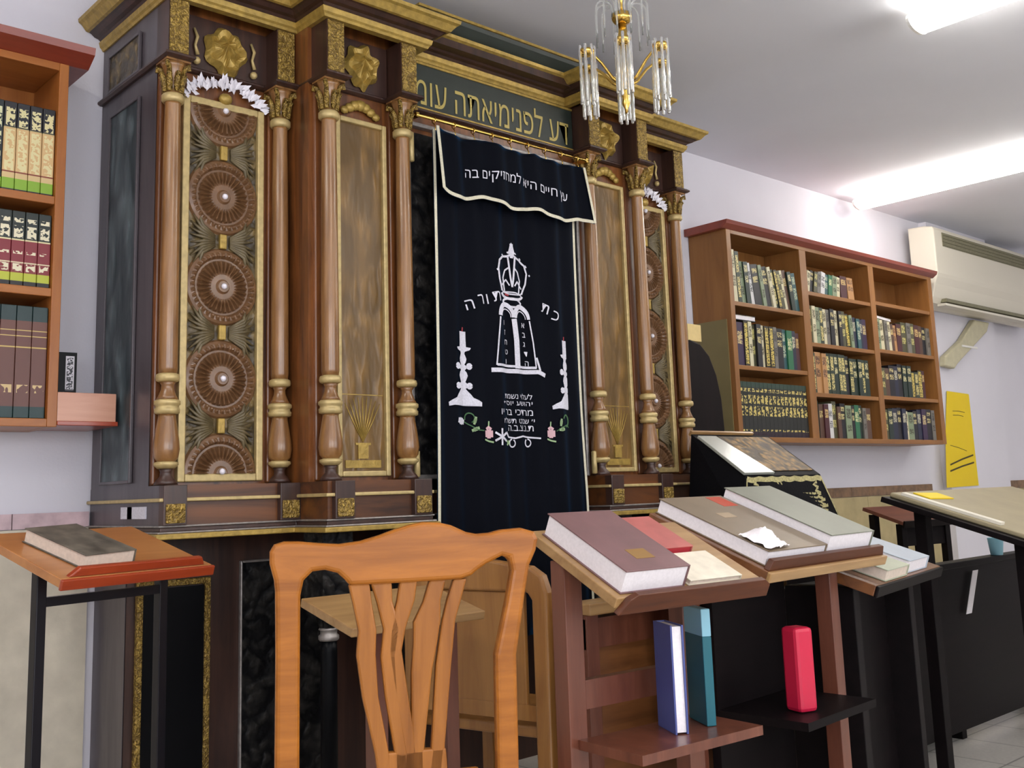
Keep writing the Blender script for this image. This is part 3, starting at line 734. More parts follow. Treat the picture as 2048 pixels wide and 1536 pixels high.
# ================================================================ CHANDELIER
ch=thing('chandelier','small brass chandelier hung with clear glass rods before the ark','chandelier',(.105,-.71,CZ)); cz=-CZ
k=MB(); k.lathe([(.05,0),(.05,-.012),(.02,-.03),(.012,-.035)],0,0,20); k.build('ceiling_rose',M['brass'],ch)
k=MB(); k.tube([(0,0,-.03),(0,0,-.20)],.006,8); k.build('stem',M['brass'],ch)
k=MB(); k.lathe([(.012,-.195),(.03,-.20),(.036,-.205),(.036,-.222),(.028,-.235),(.012,-.24)],0,0,20); k.build('top_cup',M['brass'],ch)
k=MB(); k.lathe([(.016,-.24),(.020,-.30),(.018,-.36),(.030,-.40),(.022,-.43),(.022,-.47),(.012,-.52),(.015,-.54),(.006,-.56),(.004,-.575)],0,0,18); k.build('body',M['brass'],ch)
u=MB(); u.tube([(.034,0,-.215)]+[(.064+.03*math.cos(a),0,-.185+.03*math.sin(a)) for a in [PI*(1-i/8) for i in range(9)]]+[(.094,0,-.25),(.094,0,-.315)],.0035,8)
u0=u.build('glass_arch',M['glass'],ch)
for i in range(1,12): rep(u0,ch,None,(0,0,2*PI*i/12))
ang0=math.atan2(-2.997+.71,-2.585-.105)
arm0=None
for i in range(6):
    a=ang0+i*PI/3; 
    if arm0 is None:
        k=MB(); k.tube([(.018,0,-.47),(.05,0,-.45),(.09,0,-.40),(.12,0,-.375),(.145,0,-.372)],[.006,.006,.005,.005,.005],8)
        arm0=k.build('arm',M['brass'],ch,(0,0,0),(0,0,a))
        k=MB(); k.lathe([(.006,-.385),(.022,-.378),(.028,-.368),(.028,-.360),(.010,-.358)],.148,0,16); cup=k.build('cup',M['brass'],arm0)
        k=MB(); k.lathe([(.003,-.345),(.0055,-.348),(.0055,-.553),(.003,-.556)],0,0,10); rod=k.build('glass_rod',M['glass'],arm0,(.148+.026,0,0))
        rods=[rod]
        for q in range(1,7): rods.append(rep(rod,arm0,(.148+.026*math.cos(2*PI*q/7),.026*math.sin(2*PI*q/7),0)))
    else:
        c=rep(arm0,ch,None,(0,0,a))
        for o in [cup]+rods: rep(o,c)

# ================================================================ BOOKCASES
def book_mesh(name,w,h,d,mat,pages=True):
    mb=MB(); t=min(.004,w*.14)
    mb.box(-w/2,w/2,0,.012,0,h); mb.box(-w/2,-w/2+t,.012,d,0,h); mb.box(w/2-t,w/2,.012,d,0,h)
    mb.box(-w/2+t,w/2-t,.012,d-.006,.004,h-.006,1)
    return mb
# ---- wide tan bookcase
bc=thing('bookcase','wide tan wall bookcase with red crown and many dark books','bookcase')
YF=.245; YB=.5
b=MB(); b.box(2.0,2.04,YF,YB,1.285,2.44); b.build('side_panel',M['case2'],bc,bevel=.002)
b=MB(); b.box(4.32,4.375,YF,YB,1.285,2.44); b.build('side_panel',M['case2'],bc,bevel=.002)
for x0,x1 in ((2.715,2.785),(3.51,3.575)): MB().box(x0,x1,YF+.001,YB-.012,1.285,2.438).build('divider',M['case2'],bc,bevel=.002)
MB().box(2.04,4.32,YB-.012,YB,1.285,2.44).build('back_board',M['case2'],bc)
MB().box(2.04,4.32,YF,YB-.012,1.283,1.312).build('bottom_board',M['case2x'],bc,bevel=.002)
MB().box(2.04,4.32,YF,YB-.012,2.418,2.44).build('top_board',M['case2x'],bc,bevel=.002)
MB().prism([(YF,2.44),(YF-.03,2.462),(YF-.036,2.482),(YB,2.482),(YB,2.44)],1.965,4.41,'x').build('crown',M['crown'],bc)
for x0,x1,zs in ((2.04,2.715,(2.045,1.697)),(2.785,3.51,(2.178,1.872,1.576)),(3.575,4.32,(2.195,1.886,1.588))):
    for z in zs: MB().box(x0,x1,YF+.004,YB-.012,z-.024,z).build('shelf',M['case2x'],bc,bevel=.002)
o=MB().box(1.994,2.0,.275,.495,1.29,1.945).build('end_board',M['chairshadow'],bc); o['label']='olive sheet painted as chair shadow on the end panel'  # thin olive sheet paints the tall chair's cast shadow onto this side
def S(name,c,text=((.55,.7),(.78,.9)),tc=(190,176,120),bands=()):
    z=[(0,c)]
    for a,b_,cc in bands: z += [(a,cc),(b_,c)]
    return spine(name,z,text,tc)
PAL={
 'black':S('spine_black',(24,22,28)),
 'dark green':S('spine_dark_green',(28,44,36),((.5,.66),(.75,.92)),(196,188,140)),
 'green and gold':S('spine_green_gold',(38,52,40),((.10,.5),(.58,.92)),(206,190,120)),
 'pale green':S('spine_pale_green',(128,142,112),((.2,.4),(.6,.9)),(70,70,50)),
 'cream':S('spine_cream',(206,198,164),((.3,.5),(.65,.9)),(96,86,60)),
 'brown':S('spine_brown',(84,58,44),((.6,.8),),(190,170,110)),
 'maroon':S('spine_maroon',(70,28,34),((.6,.85),),(190,160,100)),
 'teal':S('spine_teal',(46,84,88),((.3,.6),(.7,.9)),(170,180,150)),
 'navy':S('spine_navy',(30,34,56),((.55,.85),),(180,175,150)),
 'yellow and black':S('spine_yellow_black',(44,38,26),((.05,.95),),(206,184,90)),
 'grey':S('spine_grey',(112,108,100),((.3,.5),(.65,.9)),(60,56,50)),
 'purple':S('spine_purple',(52,34,64),((.5,.8),),(190,170,120)),
 'tan':S('spine_tan',(176,130,82),((.4,.6),(.7,.9)),(90,60,40)),
 'green':S('spine_green',(40,104,70),((.5,.8),),(200,200,150)),
 'white':S('spine_white',(208,206,204),((.3,.5),(.6,.8)),(90,90,90)),
 'dark olive':S('spine_olive',(74,72,48),((.3,.5),(.65,.9)),(190,180,110)),
}
UNI=spine('spine_uniform_set',[(0,(38,22,34)),(.09,(30,32,28)),(.90,(38,60,48))],((.10,.135),(.38,.56),(.60,.76),(.82,.88)),(206,186,104),ts=(2.2,24))
ORD=('first','second','third','fourth','fifth','sixth','seventh','eighth','ninth','tenth','eleventh','twelfth','thirteenth','fourteenth','fifteenth','sixteenth','seventeenth')
def bounds(w,h,a,n=24):
    c=[(-w/2,0),(w/2,0),(w/2,h),(-w/2,h)]; c=[(x*math.cos(a)+z*math.sin(a),-x*math.sin(a)+z*math.cos(a)) for x,z in c]
    z0=min(z for x,z in c); c=[(x,z-z0) for x,z in c]; out=[]
    for k in range(n):
        z=.3*k/(n-1); xs=[]
        for (xa,za),(xb,zb) in zip(c,c[1:]+c[:1]):
            if min(za,zb)-1e-9<=z<=max(za,zb)+1e-9:
                if abs(zb-za)<1e-9: xs+=[xa,xb]
                else: xs.append(xa+(xb-xa)*(z-za)/(zb-za))
        out.append((min(xs),max(xs)) if xs else None)
    return out,-z0
def row(specs,x,z,bay,shelf,xmax,yfront=.268):
    """specs: (colour, thickness, height, lean in degrees); books stand against one another"""
    def end(k):
        prev=None
        for c,w,h,ln in specs:
            bd,_=bounds(w*k,h,math.radians(ln))
            px=x-min(l for l,r in filter(None,bd)) if prev is None else max([prev[0]+p[1]-q[0] for p,q in zip(prev[1],bd) if p and q])+.0008
            prev=(px,bd)
        return px+max(r for l,r in filter(None,bd))
    lo,hi=.6,1.8
    for _ in range(22):
        mid=(lo+hi)/2
        if end(mid)>xmax: hi=mid
        else: lo=mid
    prev=None; wall=x; specs=[(c,w*lo,h,ln) for c,w,h,ln in specs]; xmax+=.01
    for i,(c,w,h,ln) in enumerate(specs):
        a=math.radians(ln); bd,lift=bounds(w,h,a)
        px=wall-min(l for l,r in filter(None,bd)) if prev is None else max([prev[0]+p[1]-q[0] for p,q in zip(prev[1],bd) if p and q])+.0008
        if px+max(r for l,r in filter(None,bd))>xmax: break
        o=book_mesh('book',w,h,.17 if h<.25 else .2,None).build('book',[PAL[c],M['oldpaper']],None)
        o.location=(px,yfront+R.uniform(-.006,.008),z+lift+.0008); o.rotation_euler=(0,a,0); prev=(px,bd)
        tag(o,'%s book, %s along the %s of the %s bay, wide wall bookcase'%(c,ORD[i],shelf,bay),'book','books on the wide wall bookcase')
# bay by the ark, top shelf: leaning dark books
row([('cream',.030,.292,-3),('green and gold',.026,.285,-3),('pale green',.026,.235,-5),('dark green',.030,.235,-5),('white',.022,.235,-8),('black',.050,.23,-8),('pale green',.024,.235,-10),('black',.040,.23,-10),
     ('cream',.022,.235,-12),('green and gold',.022,.225,-12),('yellow and black',.022,.225,-12),('dark olive',.022,.225,-12),('cream',.022,.23,-12),('brown',.028,.235,-10),('dark green',.028,.23,-9),('teal',.030,.226,-9)],2.05,2.045,'near','top shelf',2.708)
row([('green and gold',.022,.225,0),('purple',.052,.24,0),('yellow and black',.032,.25,0),('cream',.026,.248,0),('dark olive',.030,.235,0),('black',.036,.24,0),('cream',.030,.238,0),('yellow and black',.034,.236,0),('yellow and black',.034,.236,0),('grey',.026,.236,0),
     ('black',.05,.232,0),('teal',.034,.232,0),('green',.044,.228,0),('navy',.034,.23,0),('maroon',.03,.22,0)],2.05,1.697,'near','middle shelf',2.68)
# flat book on top of that row
mb=MB(); mb.box(0,.20,0,.16,0,.004); mb.box(0,.20,0,.16,.026,.03); mb.box(.004,.196,.002,.15,.004,.026,1)
o=mb.build('book',[PAL['black'],M['paper']],None,(2.06,.27,1.9485)); tag(o,'thin dark book lying flat on top of the near bay middle row','book')
# uniform set
x=2.046
for i in range(17):
    w=.0375; o=book_mesh('book',w,.298,.2,None).build('book',[UNI,M['oldpaper']],None,(x+w/2,.262,1.3128)); x+=w+.0012
    tag(o,'green and gold uniform volume in the bottom row of the wide bookcase near bay','book','uniform gilt volumes in the bottom row')
# middle bay
row([('cream',.024,.13,12),('black',.024,.135,12),('dark olive',.024,.13,12),('grey',.026,.132,11),('white',.030,.138,10),('teal',.028,.13,9),('green',.028,.13,8),('pale green',.034,.13,7),('cream',.026,.128,6),('maroon',.05,.142,0),('tan',.03,.138,-3),('tan',.024,.14,-5)],2.80,2.178,'middle','top shelf',3.36)
row([('dark olive',.036,.225,0),('cream',.026,.225,0),('pale green',.036,.222,0),('green and gold',.028,.222,0),('cream',.03,.218,0),('grey',.026,.218,0),('black',.034,.225,0),('cream',.036,.222,0),('black',.026,.22,0),('dark olive',.030,.222,0),('yellow and black',.034,.21,-4),('pale green',.024,.205,-4),('navy',.03,.195,-2),('teal',.03,.19,-2),('navy',.028,.19,0),('purple',.036,.195,0)],2.79,1.872,'middle','second shelf',3.47)
row([('green and gold',.038,.238,0),('tan',.052,.245,0),('tan',.038,.24,0),('green and gold',.034,.245,0),('green and gold',.034,.245,0),('dark green',.034,.245,0),('green and gold',.034,.245,0),('green and gold',.034,.245,0),('black',.03,.24,0),('green and gold',.036,.228,0),('dark green',.036,.228,0),('dark green',.036,.228,0),('green and gold',.036,.228,0),('dark green',.036,.228,0)],2.79,1.576,'middle','third shelf',3.455)
row([('dark green',.036,.22,0),('brown',.034,.2,0),('maroon',.034,.2,0),('white',.03,.205,0),('dark olive',.034,.22,0),('brown',.028,.19,0),('black',.04,.21,0),('pale green',.048,.2,0),('black',.024,.2,0),('green',.036,.205,0),('dark green',.036,.205,0),('grey',.026,.19,0),('brown',.04,.19,0)],2.79,1.312,'middle','bottom shelf',3.42)
# far bay
row([('pale green',.036,.2,0),('cream',.034,.195,-3),('grey',.028,.195,-3),('cream',.03,.19,-4),('brown',.028,.18,-4),('tan',.028,.175,-3),('maroon',.046,.19,0),('dark olive',.046,.205,0),('grey',.036,.205,0),('dark olive',.036,.205,0),('maroon',.046,.2,0),('brown',.04,.2,0),('black',.036,.195,0),('grey',.03,.19,0)],3.59,1.886,'far','second shelf',4.312)
mb=MB(); mb.box(0,.22,0,.15,0,.003); mb.box(0,.22,0,.15,.013,.016); mb.box(.004,.216,.002,.14,.003,.013,1)
o=mb.build('book',[PAL['white'],M['paper']],None,(3.60,.28,2.0975),(0,.06,0)); tag(o,'thin white booklet lying tilted on top of the far bay second row','book')
row([('dark olive',.04,.18,0),('brown',.036,.18,0),('black',.05,.2,0),('navy',.036,.2,0),('black',.042,.215,0),('dark green',.04,.21,0),('dark green',.04,.21,0),('yellow and black',.036,.175,0),('green and gold',.036,.175,0),('yellow and black',.042,.19,0),('maroon',.03,.19,0)],3.59,1.588,'far','third shelf',4.2)
row([('dark olive',.04,.19,0),('dark green',.04,.195,0),('navy',.042,.2,0),('black',.036,.205,0),('navy',.036,.2,0),('cream',.028,.185,0),('pale green',.048,.18,0),('black',.036,.19,0),('navy',.04,.2,0),('purple',.042,.205,0),('black',.046,.205,0),('grey',.03,.2,0)],3.59,1.312,'far','bottom shelf',4.27)

# ---- orange bookcase
oc=thing('bookcase','orange wooden wall bookcase with red crown beside the ark flank','bookcase')
YF2=.245
MB().box(-1.516,-1.487,YF2,YB,1.305,2.46).build('side_panel',M['case'],oc,bevel=.002)
MB().box(-2.40,-2.37,YF2,YB,1.305,2.46).build('side_panel',M['case'],oc,bevel=.002)
MB().box(-2.37,-1.516,YB-.012,YB,1.305,2.46).build('back_board',M['case'],oc)
MB().box(-2.37,-1.516,YF2,YB-.012,1.305,1.330).build('bottom_board',M['casex'],oc,bevel=.002)
MB().box(-2.37,-1.516,YF2,YB-.012,2.435,2.46).build('top_board',M['casex'],oc,bevel=.002)
for z in (2.022,1.730): MB().box(-2.37,-1.516,YF2+.003,YB-.012,z-.026,z).build('shelf',M['casex'],oc,bevel=.002)
MB().prism([(YF2+.005,2.46),(YF2-.05,2.492),(YF2-.055,2.515),(YB,2.515),(YB,2.46)],-2.46,-1.425,'x').build('crown',M['crown'],oc)
# little ledge box at its foot
lb=thing('ledge_box','pale wooden ledge box fixed between the orange bookcase and the ark','box',(-1.3985,.37,1.31))
MB().box(-.088,.092,-.122,-.11,.012,.102).build('front_board',M['pinkwood'],lb,bevel=.002)
MB().box(-.088,.097,-.128,.128,0,.014).build('bottom_board',M['redlip'],lb,bevel=.002)
MB().box(.083,.092,-.11,.128,.014,.102).build('end_board',M['pinkwood'],lb)
MB().box(-.088,.083,-.11,.128,.088,.100).build('top_board',M['pinkwood'],lb)
bk=thing('book','slim black book with white lettering standing on the ledge box','book',(-1.432,.335,1.4105),math.radians(-4))
mb=MB(); mb.box(-.030,.030,0,.01,0,.137); mb.box(-.030,-.026,.01,.10,0,.137); mb.box(.026,.030,.01,.10,0,.137); mb.build('cover',M['black'],bk)
mb=MB(); mb.box(-.026,.026,.01,.096,.003,.134); mb.build('page_block',M['paper'],bk)
mb=MB(); mb.box(-.004,.022,-.0015,.001,.015,.125); mb.build('title_label',spine('title_label_text',[(0,(60,58,64)),(.04,(204,200,206))],((.05,.95),),(40,40,48),ts=(4,22)),bk)
# big volumes
A1=spine('spine_black_tan',[(0,(22,20,30)),(.02,(122,160,40)),(.14,(196,170,120)),(.2,(120,50,36)),(.215,(196,162,112)),(.70,(150,140,90)),(.71,(28,28,34)),(.73,(28,28,34))],((.72,.93),(.22,.68)),(206,196,146),ts=(3,26))
A0=spine('spine_black_gold',[(0,(20,26,30)),(.02,(122,160,40)),(.13,(24,34,36))],((.16,.30),(.36,.42),(.5,.92)),(200,200,160),ts=(3,22))
B1=spine('spine_black_red',[(0,(26,22,24)),(.06,(170,176,50)),(.17,(120,36,42)),(.30,(206,196,160)),(.315,(122,34,44)),(.60,(206,196,150)),(.62,(24,34,30))],((.19,.29),(.42,.46),(.64,.80),(.84,.9)),(214,206,176),ts=(3,26))
C1=spine('spine_brown_green',[(0,(26,52,52)),(.10,(96,60,52)),(.62,(186,160,90)),(.632,(96,58,50)),(.72,(190,164,96)),(.73,(98,60,52)),(.77,(190,164,96)),(.78,(98,60,50)),(.86,(28,50,50))],((.22,.29),),(196,170,120),ts=(2,10))
x=-1.519
def bigrow(n,w,h,z,mats,labels,group,lean=0):
    x=-1.5185
    for i in range(n):
        t=thing('book',labels(i),'book',(x-w/2,.262,z+.0008),0,group); x-=w+.0015
        if lean: t.rotation_euler=(0,math.radians(lean(i)),0)
        mb=MB(); mb.box(-w/2,w/2,0,.012,0,h); mb.box(-w/2,-w/2+.004,.012,.20,0,h); mb.box(w/2-.004,w/2,.012,.20,0,h)
        mb.build('cover',mats(i),t,bevel=.003)
        mb=MB(); mb.box(-w/2+.0045,w/2-.0045,.0125,.194,.004,h-.005); mb.build('page_block',M['oldpaper'],t)
bigrow(5,.0365,.283,2.022,lambda i:A1 if i<4 else A0,lambda i:('tall black and tan volume, %s from the ark on the orange bookcase top shelf'%ORD[i]) if i<4 else 'tall black volume with gold lettering, last on the orange bookcase top shelf','volumes on the orange bookcase top shelf')
bigrow(5,.037,.232,1.730,lambda i:B1,lambda i:'black and red volume, %s from the ark on the orange bookcase middle shelf'%ORD[i],'volumes on the orange bookcase middle shelf')
bigrow(5,.044,.34,1.330,lambda i:C1,lambda i:'big brown volume with green ends, %s from the ark, orange bookcase bottom shelf'%ORD[i],'volumes on the orange bookcase bottom shelf')

# ================================================================ LECTERNS AND BOOKS ON THEM
class Slab:
    """a tilted reading board: x across, v up the slope, n out of the board"""
    def __init__(s,x,y,z,yaw,tilt,w,d): s.x,s.y,s.z,s.yaw,s.t,s.w,s.d=x,y,z,math.radians(yaw),math.radians(tilt),w,d
    def T(s,u,v,n): return (u, v*math.cos(s.t)-n*math.sin(s.t), s.z+v*math.sin(s.t)+n*math.cos(s.t))
    def world(s,u,v,n):
        a=s.T(u,v,n); c,k=math.cos(s.yaw),math.sin(s.yaw); return Vector((s.x+a[0]*c-a[1]*k, s.y+a[0]*k+a[1]*c, a[2]))
    def rot(s,extra=0): return (Matrix.Rotation(s.yaw,3,'Z')@Matrix.Rotation(s.t,3,'X')@Matrix.Rotation(extra,3,'Z')).to_euler()
    def root(s,name,label,cat): return thing(name,label,cat,(s.x,s.y,0),s.yaw)
def flat_book(sl,u,v,w,d,h,label,cover,paper,extra=0,n=0,right_spine=True,ct=.003,ov=.004,name='book'):
    """book lying on a board; its spine on the far-right side, pages showing toward the reader and on the other side"""
    o=thing(name,label,'book'); p=sl.world(u,v,n+.0006); o.location=p; o.rotation_euler=sl.rot(extra)
    mb=MB(); mb.box(0,w,0,d,0,ct); mb.box(0,w,0,d,h-ct,h); mb.box(w-ct,w,0,d,ct,h-ct); mb.build('cover',cover,o,bevel=.001)
    mb=MB(); mb.box(ov,w-ct,ov,d-ov,ct,h-ct); mb.build('page_block',paper,o)
    return o
def leg(t,x0,x1,y0,y1,z1,mat,name='leg',z0=0): return MB().box(x0,x1,y0,y1,z0,z1).build(name,mat,t,bevel=.002)

# small orange lectern by the orange bookcase
sl=Slab(-1.716,-.496,.903,14.2,16.8,.439,.354)
t=sl.root('lectern','small orange lectern on black steel legs beside the ark flank','lectern')
MB().box(0,sl.w,.0,sl.d,-.022,0,T=sl.T).build('top_board',M['topwood'],t,bevel=.002)
MB().box(-.003,sl.w+.003,-.010,0,-.026,.0,T=sl.T).build('front_edge',M['redlip'],t,bevel=.003)
mb=MB(); mb.prism([(.022,.0),(sl.w-.022,.0),(sl.w-.034,.022),(.05,.022)],.004,.020,'y',0,T=sl.T); mb.build('lip',M['redlip'],t,bevel=.003)
za=lambda v: sl.z+v*math.sin(sl.t)-.024
for x in (.03,sl.w-.055): leg(t,x,x+.026,.14,.166,za(.15),M['metal'])
MB().box(.056,sl.w-.055,.143,.163,.83,.852).build('cross_bar',M['metal'],t)
for x in (.03,sl.w-.055): leg(t,x,x+.026,.0,.32,.03,M['metal'],'foot')
flat_book(sl,.085,.045,.155,.232,.036,'thick worn book with mottled dark cover lying on the small orange lectern',plain('mottled_cover',(92,86,76),.5,noise=.5,nscale=22),M['oldpaper'],.10)

# lectern of the red books
sl=Slab(-.989,-1.547,.848,-4.4,25.8,.467,.302); L1=sl
t=sl.root('lectern','brown lectern carrying the thick maroon book next to the honey oak chair','lectern')
MB().box(0,sl.w,0,sl.d,-.022,0,T=sl.T).build('top_board',M['tan'],t,bevel=.002)
mb=MB(); mb.prism([(.0,-.030),(sl.w,-.030),(sl.w-.0,.0),(sl.w-.02,.012),(.045,.012),(.025,.002)],-.016,0,'y',0,T=sl.T); mb.build('lip',M['darklip'],t,bevel=.002)
za=lambda v: sl.z+v*math.sin(sl.t)-.026
for x in (.008,.368):
    leg(t,x,x+.050,.17,.215,za(.215),M['redpost'])
MB().box(.058,.368,.18,.205,.60,.66).build('rail',M['redpost'],t)
MB().box(.03,.40,-.02,.169,.525,.545).build('shelf',M['redpost'],t)
for x in (.008,.368): leg(t,x,x+.045,-.08,.24,.04,M['redpost'],'foot')
mar=plain('maroon_cover',(116,84,84),.45,noise=.12,nscale=14); pk=plain('pink_red_cover',(170,92,86),.45,noise=.12,nscale=20); crm=plain('cream_cover',(216,206,186),.5,noise=.1,nscale=30)
o=flat_book(sl,.020,.012,.19,.27,.052,'thick maroon book with white page edges on the brown lectern',mar,M['paper'],.0)
mb=MB(); mb.box(.07,.125,.045,.085,.052,.0526); mb.build('gilt_stamp',plain('faded_gold_stamp',(140,104,50),.5),o)
flat_book(sl,.235,.135,.12,.155,.026,'pink red covered book behind the thick maroon book',pk,plain('red_page_edge',(176,44,54),.6),.0)
flat_book(sl,.225,.012,.17,.118,.014,'cream booklet lying on the brown lectern in front of the pink red book',crm,M['oldpaper'],.0)
# book and bottles kept on the shelves under the lecterns
def up_book(x,y,z,w,d,h,label,c,rz=0):
    o=thing('book',label,'book',(x,y,z+.0006),rz); mb=MB(); mb.box(-w/2,w/2,d-.004,d,0,h); mb.box(-w/2,-w/2+.004,0,d-.004,0,h); mb.box(w/2-.004,w/2,0,d-.004,0,h); mb.build('cover',c,o)
    mb=MB(); mb.box(-w/2+.004,w/2-.004,.004,d-.004,.003,h-.003); mb.build('page_block',M['paper'],o); return o
def on_shelf(sl,u,y):
    c,k=math.cos(sl.yaw),math.sin(sl.yaw); return (sl.x+u*c-y*k, sl.y+u*k+y*c)
p=on_shelf(sl,.215,.045); up_book(p[0],p[1],.545,.030,.10,.225,'blue covered book with white page edge standing under the brown lectern',M['bluec'],-.5)
p=on_shelf(sl,.315,.050)
tb=thing('book','slim teal book with light blue upper band under the brown lectern','book',(p[0],p[1],.5456),-.5)
MB().box(-.011,.011,0,.10,0,.19).build('cover',M['teal'],tb,bevel=.002); MB().box(-.011,.011,0,.10,.19,.25).build('upper_band',M['lightblue'],tb,bevel=.002)

# lectern of the grey-brown folios
sl=Slab(-.438,-1.534,.86,3.2,22.4,.617,.369); L2=sl
t=sl.root('lectern','brown lectern with ridged front lip carrying two large grey brown folios','lectern')
MB().box(0,sl.w,0,sl.d,-.022,0,T=sl.T).build('top_board',M['brown'],t,bevel=.002)
MB().box(-.002,sl.w+.002,-.012,0,-.026,0,T=sl.T).build('front_edge',M['tan'],t,bevel=.003)
mb=MB(); mb.prism([(.004,.0),(sl.w-.004,.0),(sl.w-.016,.026),(.016,.026)],.0,.016,'y',0,T=sl.T); mb.build('lip',M['darklip'],t,bevel=.002)
za=lambda v: sl.z+v*math.sin(sl.t)-.026
leg(t,.05,.095,.265,.31,za(.31),M['redpost']); leg(t,.455,.50,.085,.13,za(.12),M['redpost'])
MB().box(.105,.47,.235,.26,.25,.90).build('back_panel',M['darkwood'],t)
MB().box(.10,.455,-.02,.234,.48,.50).build('shelf',M['darkwood'],t)
for x in (.05,.455): leg(t,x,x+.045,.0,.34,.04,M['redpost'],'foot')
fol=plain('grey_brown_cover',(120,104,84),.45,noise=.1,nscale=10); grn=plain('grey_green_cover',(118,120,106),.45,noise=.06,nscale=10)
o=flat_book(sl,.022,.022,.29,.345,.040,'large grey brown folio beside the thick maroon book',fol,M['paper'],0)
mb=MB(); mb.box(.20,.27,.27,.335,.040,.0406); mb.build('red_label',plain('red_label',(176,62,34),.5),o)
mb=MB(); mb.box(.10,.16,.20,.23,.040,.0405); mb.build('pale_stamp',plain('pale_stamp',(160,138,110),.5),o)
flat_book(sl,.32,.022,.245,.345,.064,'large grey green folio on the farther half of the ridged lectern',grn,M['paper'],0)
# crumpled paper on the first folio
r_=random.Random(5); mb=MB(); n=12; vs=[];fs=[]
for j in range(n+1):
    for i in range(n+1):
        uu,vv=i/n,j/n; edge=min(uu,1-uu,vv,1-vv); hh=.002+.030*math.exp(-((uu-.5)**2+(vv-.55)**2)*9)*(1 if edge>0 else .15)+r_.uniform(0,.006)
        vs.append(Vector((uu*.11,vv*.09,hh)))
for j in range(n):
    for i in range(n): a=j*(n+1)+i; fs.append((a,a+1,a+n+2,a+n+1))
mb.add(vs,fs,0,True); o=mb.build('crumpled_tissue',M['paper'],None,sl.world(.025,.022,.0412),sl.rot(.1)); tag(o,'crumpled white tissue lying on the grey brown folio','tissue')
# bottle and red box under it
p=on_shelf(sl,.215,.06)
o=MB().box(-.028,.028,-.03,.03,0,.205).build('gift_box',M['redp'],None,(p[0],p[1],.5006),(0,0,-.3),bevel=.010); tag(o,'small red box standing on the shelf under the ridged lectern','box')

# dark lectern of the pale books
sl=Slab(.105,-1.508,.78,11.9,19,.70,.36); L3=sl
t=sl.root('lectern','dark lectern carrying pale grey books beyond the ridged lectern','lectern')
MB().box(0,sl.w,0,sl.d,-.03,0,T=sl.T).build('top_board',M['brown'],t,bevel=.002)
MB().box(0,sl.w,-.010,0,-.032,.0,T=sl.T).build('front_edge',M['darkwood'],t,bevel=.003)
for x in (.05,sl.w-.1): leg(t,x,x+.05,.08,.28,sl.z-.01,M['darkwood'])
MB().box(.1,sl.w-.1,.16,.18,.10,.78).build('front_panel',M['darkwood'],t)
for x in (.05,sl.w-.1): leg(t,x,x+.05,-.0,.34,.05,M['darkwood'],'foot')
gy=plain('pale_green_grey_cover',(168,172,150),.5,noise=.05,nscale=12); bl=plain('pale_blue_grey_cover',(168,176,186),.45,noise=.05,nscale=12)
flat_book(sl,.10,.004,.22,.30,.034,'pale green grey book on the dark lectern',gy,M['oldpaper'],0)
flat_book(sl,.35,.012,.22,.40,.040,'pale blue grey book on the dark lectern farther along',bl,M['paper'],0)

# red-brown small table by the wall
sl=Slab(2.819,-.198,.833,-11.8,16.4,.444,.28)
t=sl.root('lectern','small lectern with red brown top and dark legs by the stone wainscot','lectern')
MB().box(0,sl.w,0,sl.d,-.02,0,T=sl.T).build('top_board',M['redtop'],t,bevel=.002)
MB().box(-.002,sl.w+.002,-.012,0,-.03,.006,T=sl.T).build('lip',M['darkwood'],t,bevel=.002)
for x in (.02,sl.w-.06): 
    leg(t,x,x+.04,.03,.07,.82,M['darkwood']); leg(t,x,x+.04,.21,.25,.87,M['darkwood'])
MB().box(.06,sl.w-.06,.04,.06,.70,.80).build('apron',M['darkwood'],t)
MB().box(sl.w*.45,sl.w*.45+.06,.04,.06,.0,.70).build('mid_post',M['darkwood'],t)

# long beige reading table
sl=Slab(1.03,-1.56,.85,0,17.6,1.1,.52)
t=sl.root('reading_table','long beige topped reading table with dark edge and legs','table')
MB().box(-.01,sl.w+.01,-.01,sl.d+.01,-.026,-.006,T=sl.T).build('under_board',M['darkwood'],t,bevel=.002)
MB().box(.03,sl.w,-.012,sl.d-.0,-.006,.012,T=sl.T).build('top_board',M['sheet'],t,bevel=.006,seg=3)
for x in (.10,1.0):
    leg(t,x,x+.045,.05,.095,sl.z-.01,M['darkwood']); leg(t,x,x+.045,.40,.445,sl.z+.10,M['darkwood'])
MB().box(.145,1.0,.06,.085,.66,.76).build('apron',M['darkwood'],t)
o=MB().box(0,.16,0,.07,0,.004).build('paper_pad',M['yellow'],None,sl.world(.14,.42,.0126),sl.rot(-.1)); tag(o,'small yellow paper pad on the beige reading table','paper pad')
o=MB().box(0,.035,0,.36,0,.010).build('booklet',M['offwhite'],None,sl.world(.045,.12,.0126),sl.rot(.03)); tag(o,'slim pale booklet along the edge of the beige reading table','booklet')

# tan lectern behind the oak chair
sl=Slab(-1.224,-.949,.772,0,14,.40,.23)
t=sl.root('lectern','low tan lectern half hidden behind the honey oak chair','lectern')
MB().box(0,sl.w,0,sl.d,-.022,0,T=sl.T).build('top_board',M['tan'],t,bevel=.003)
for x in (.12,.34): leg(t,x,x+.04,.09,.13,sl.z-.005,M['redpost'])
for x in (.12,.34): leg(t,x,x+.04,.01,.22,.04,M['redpost'],'foot')

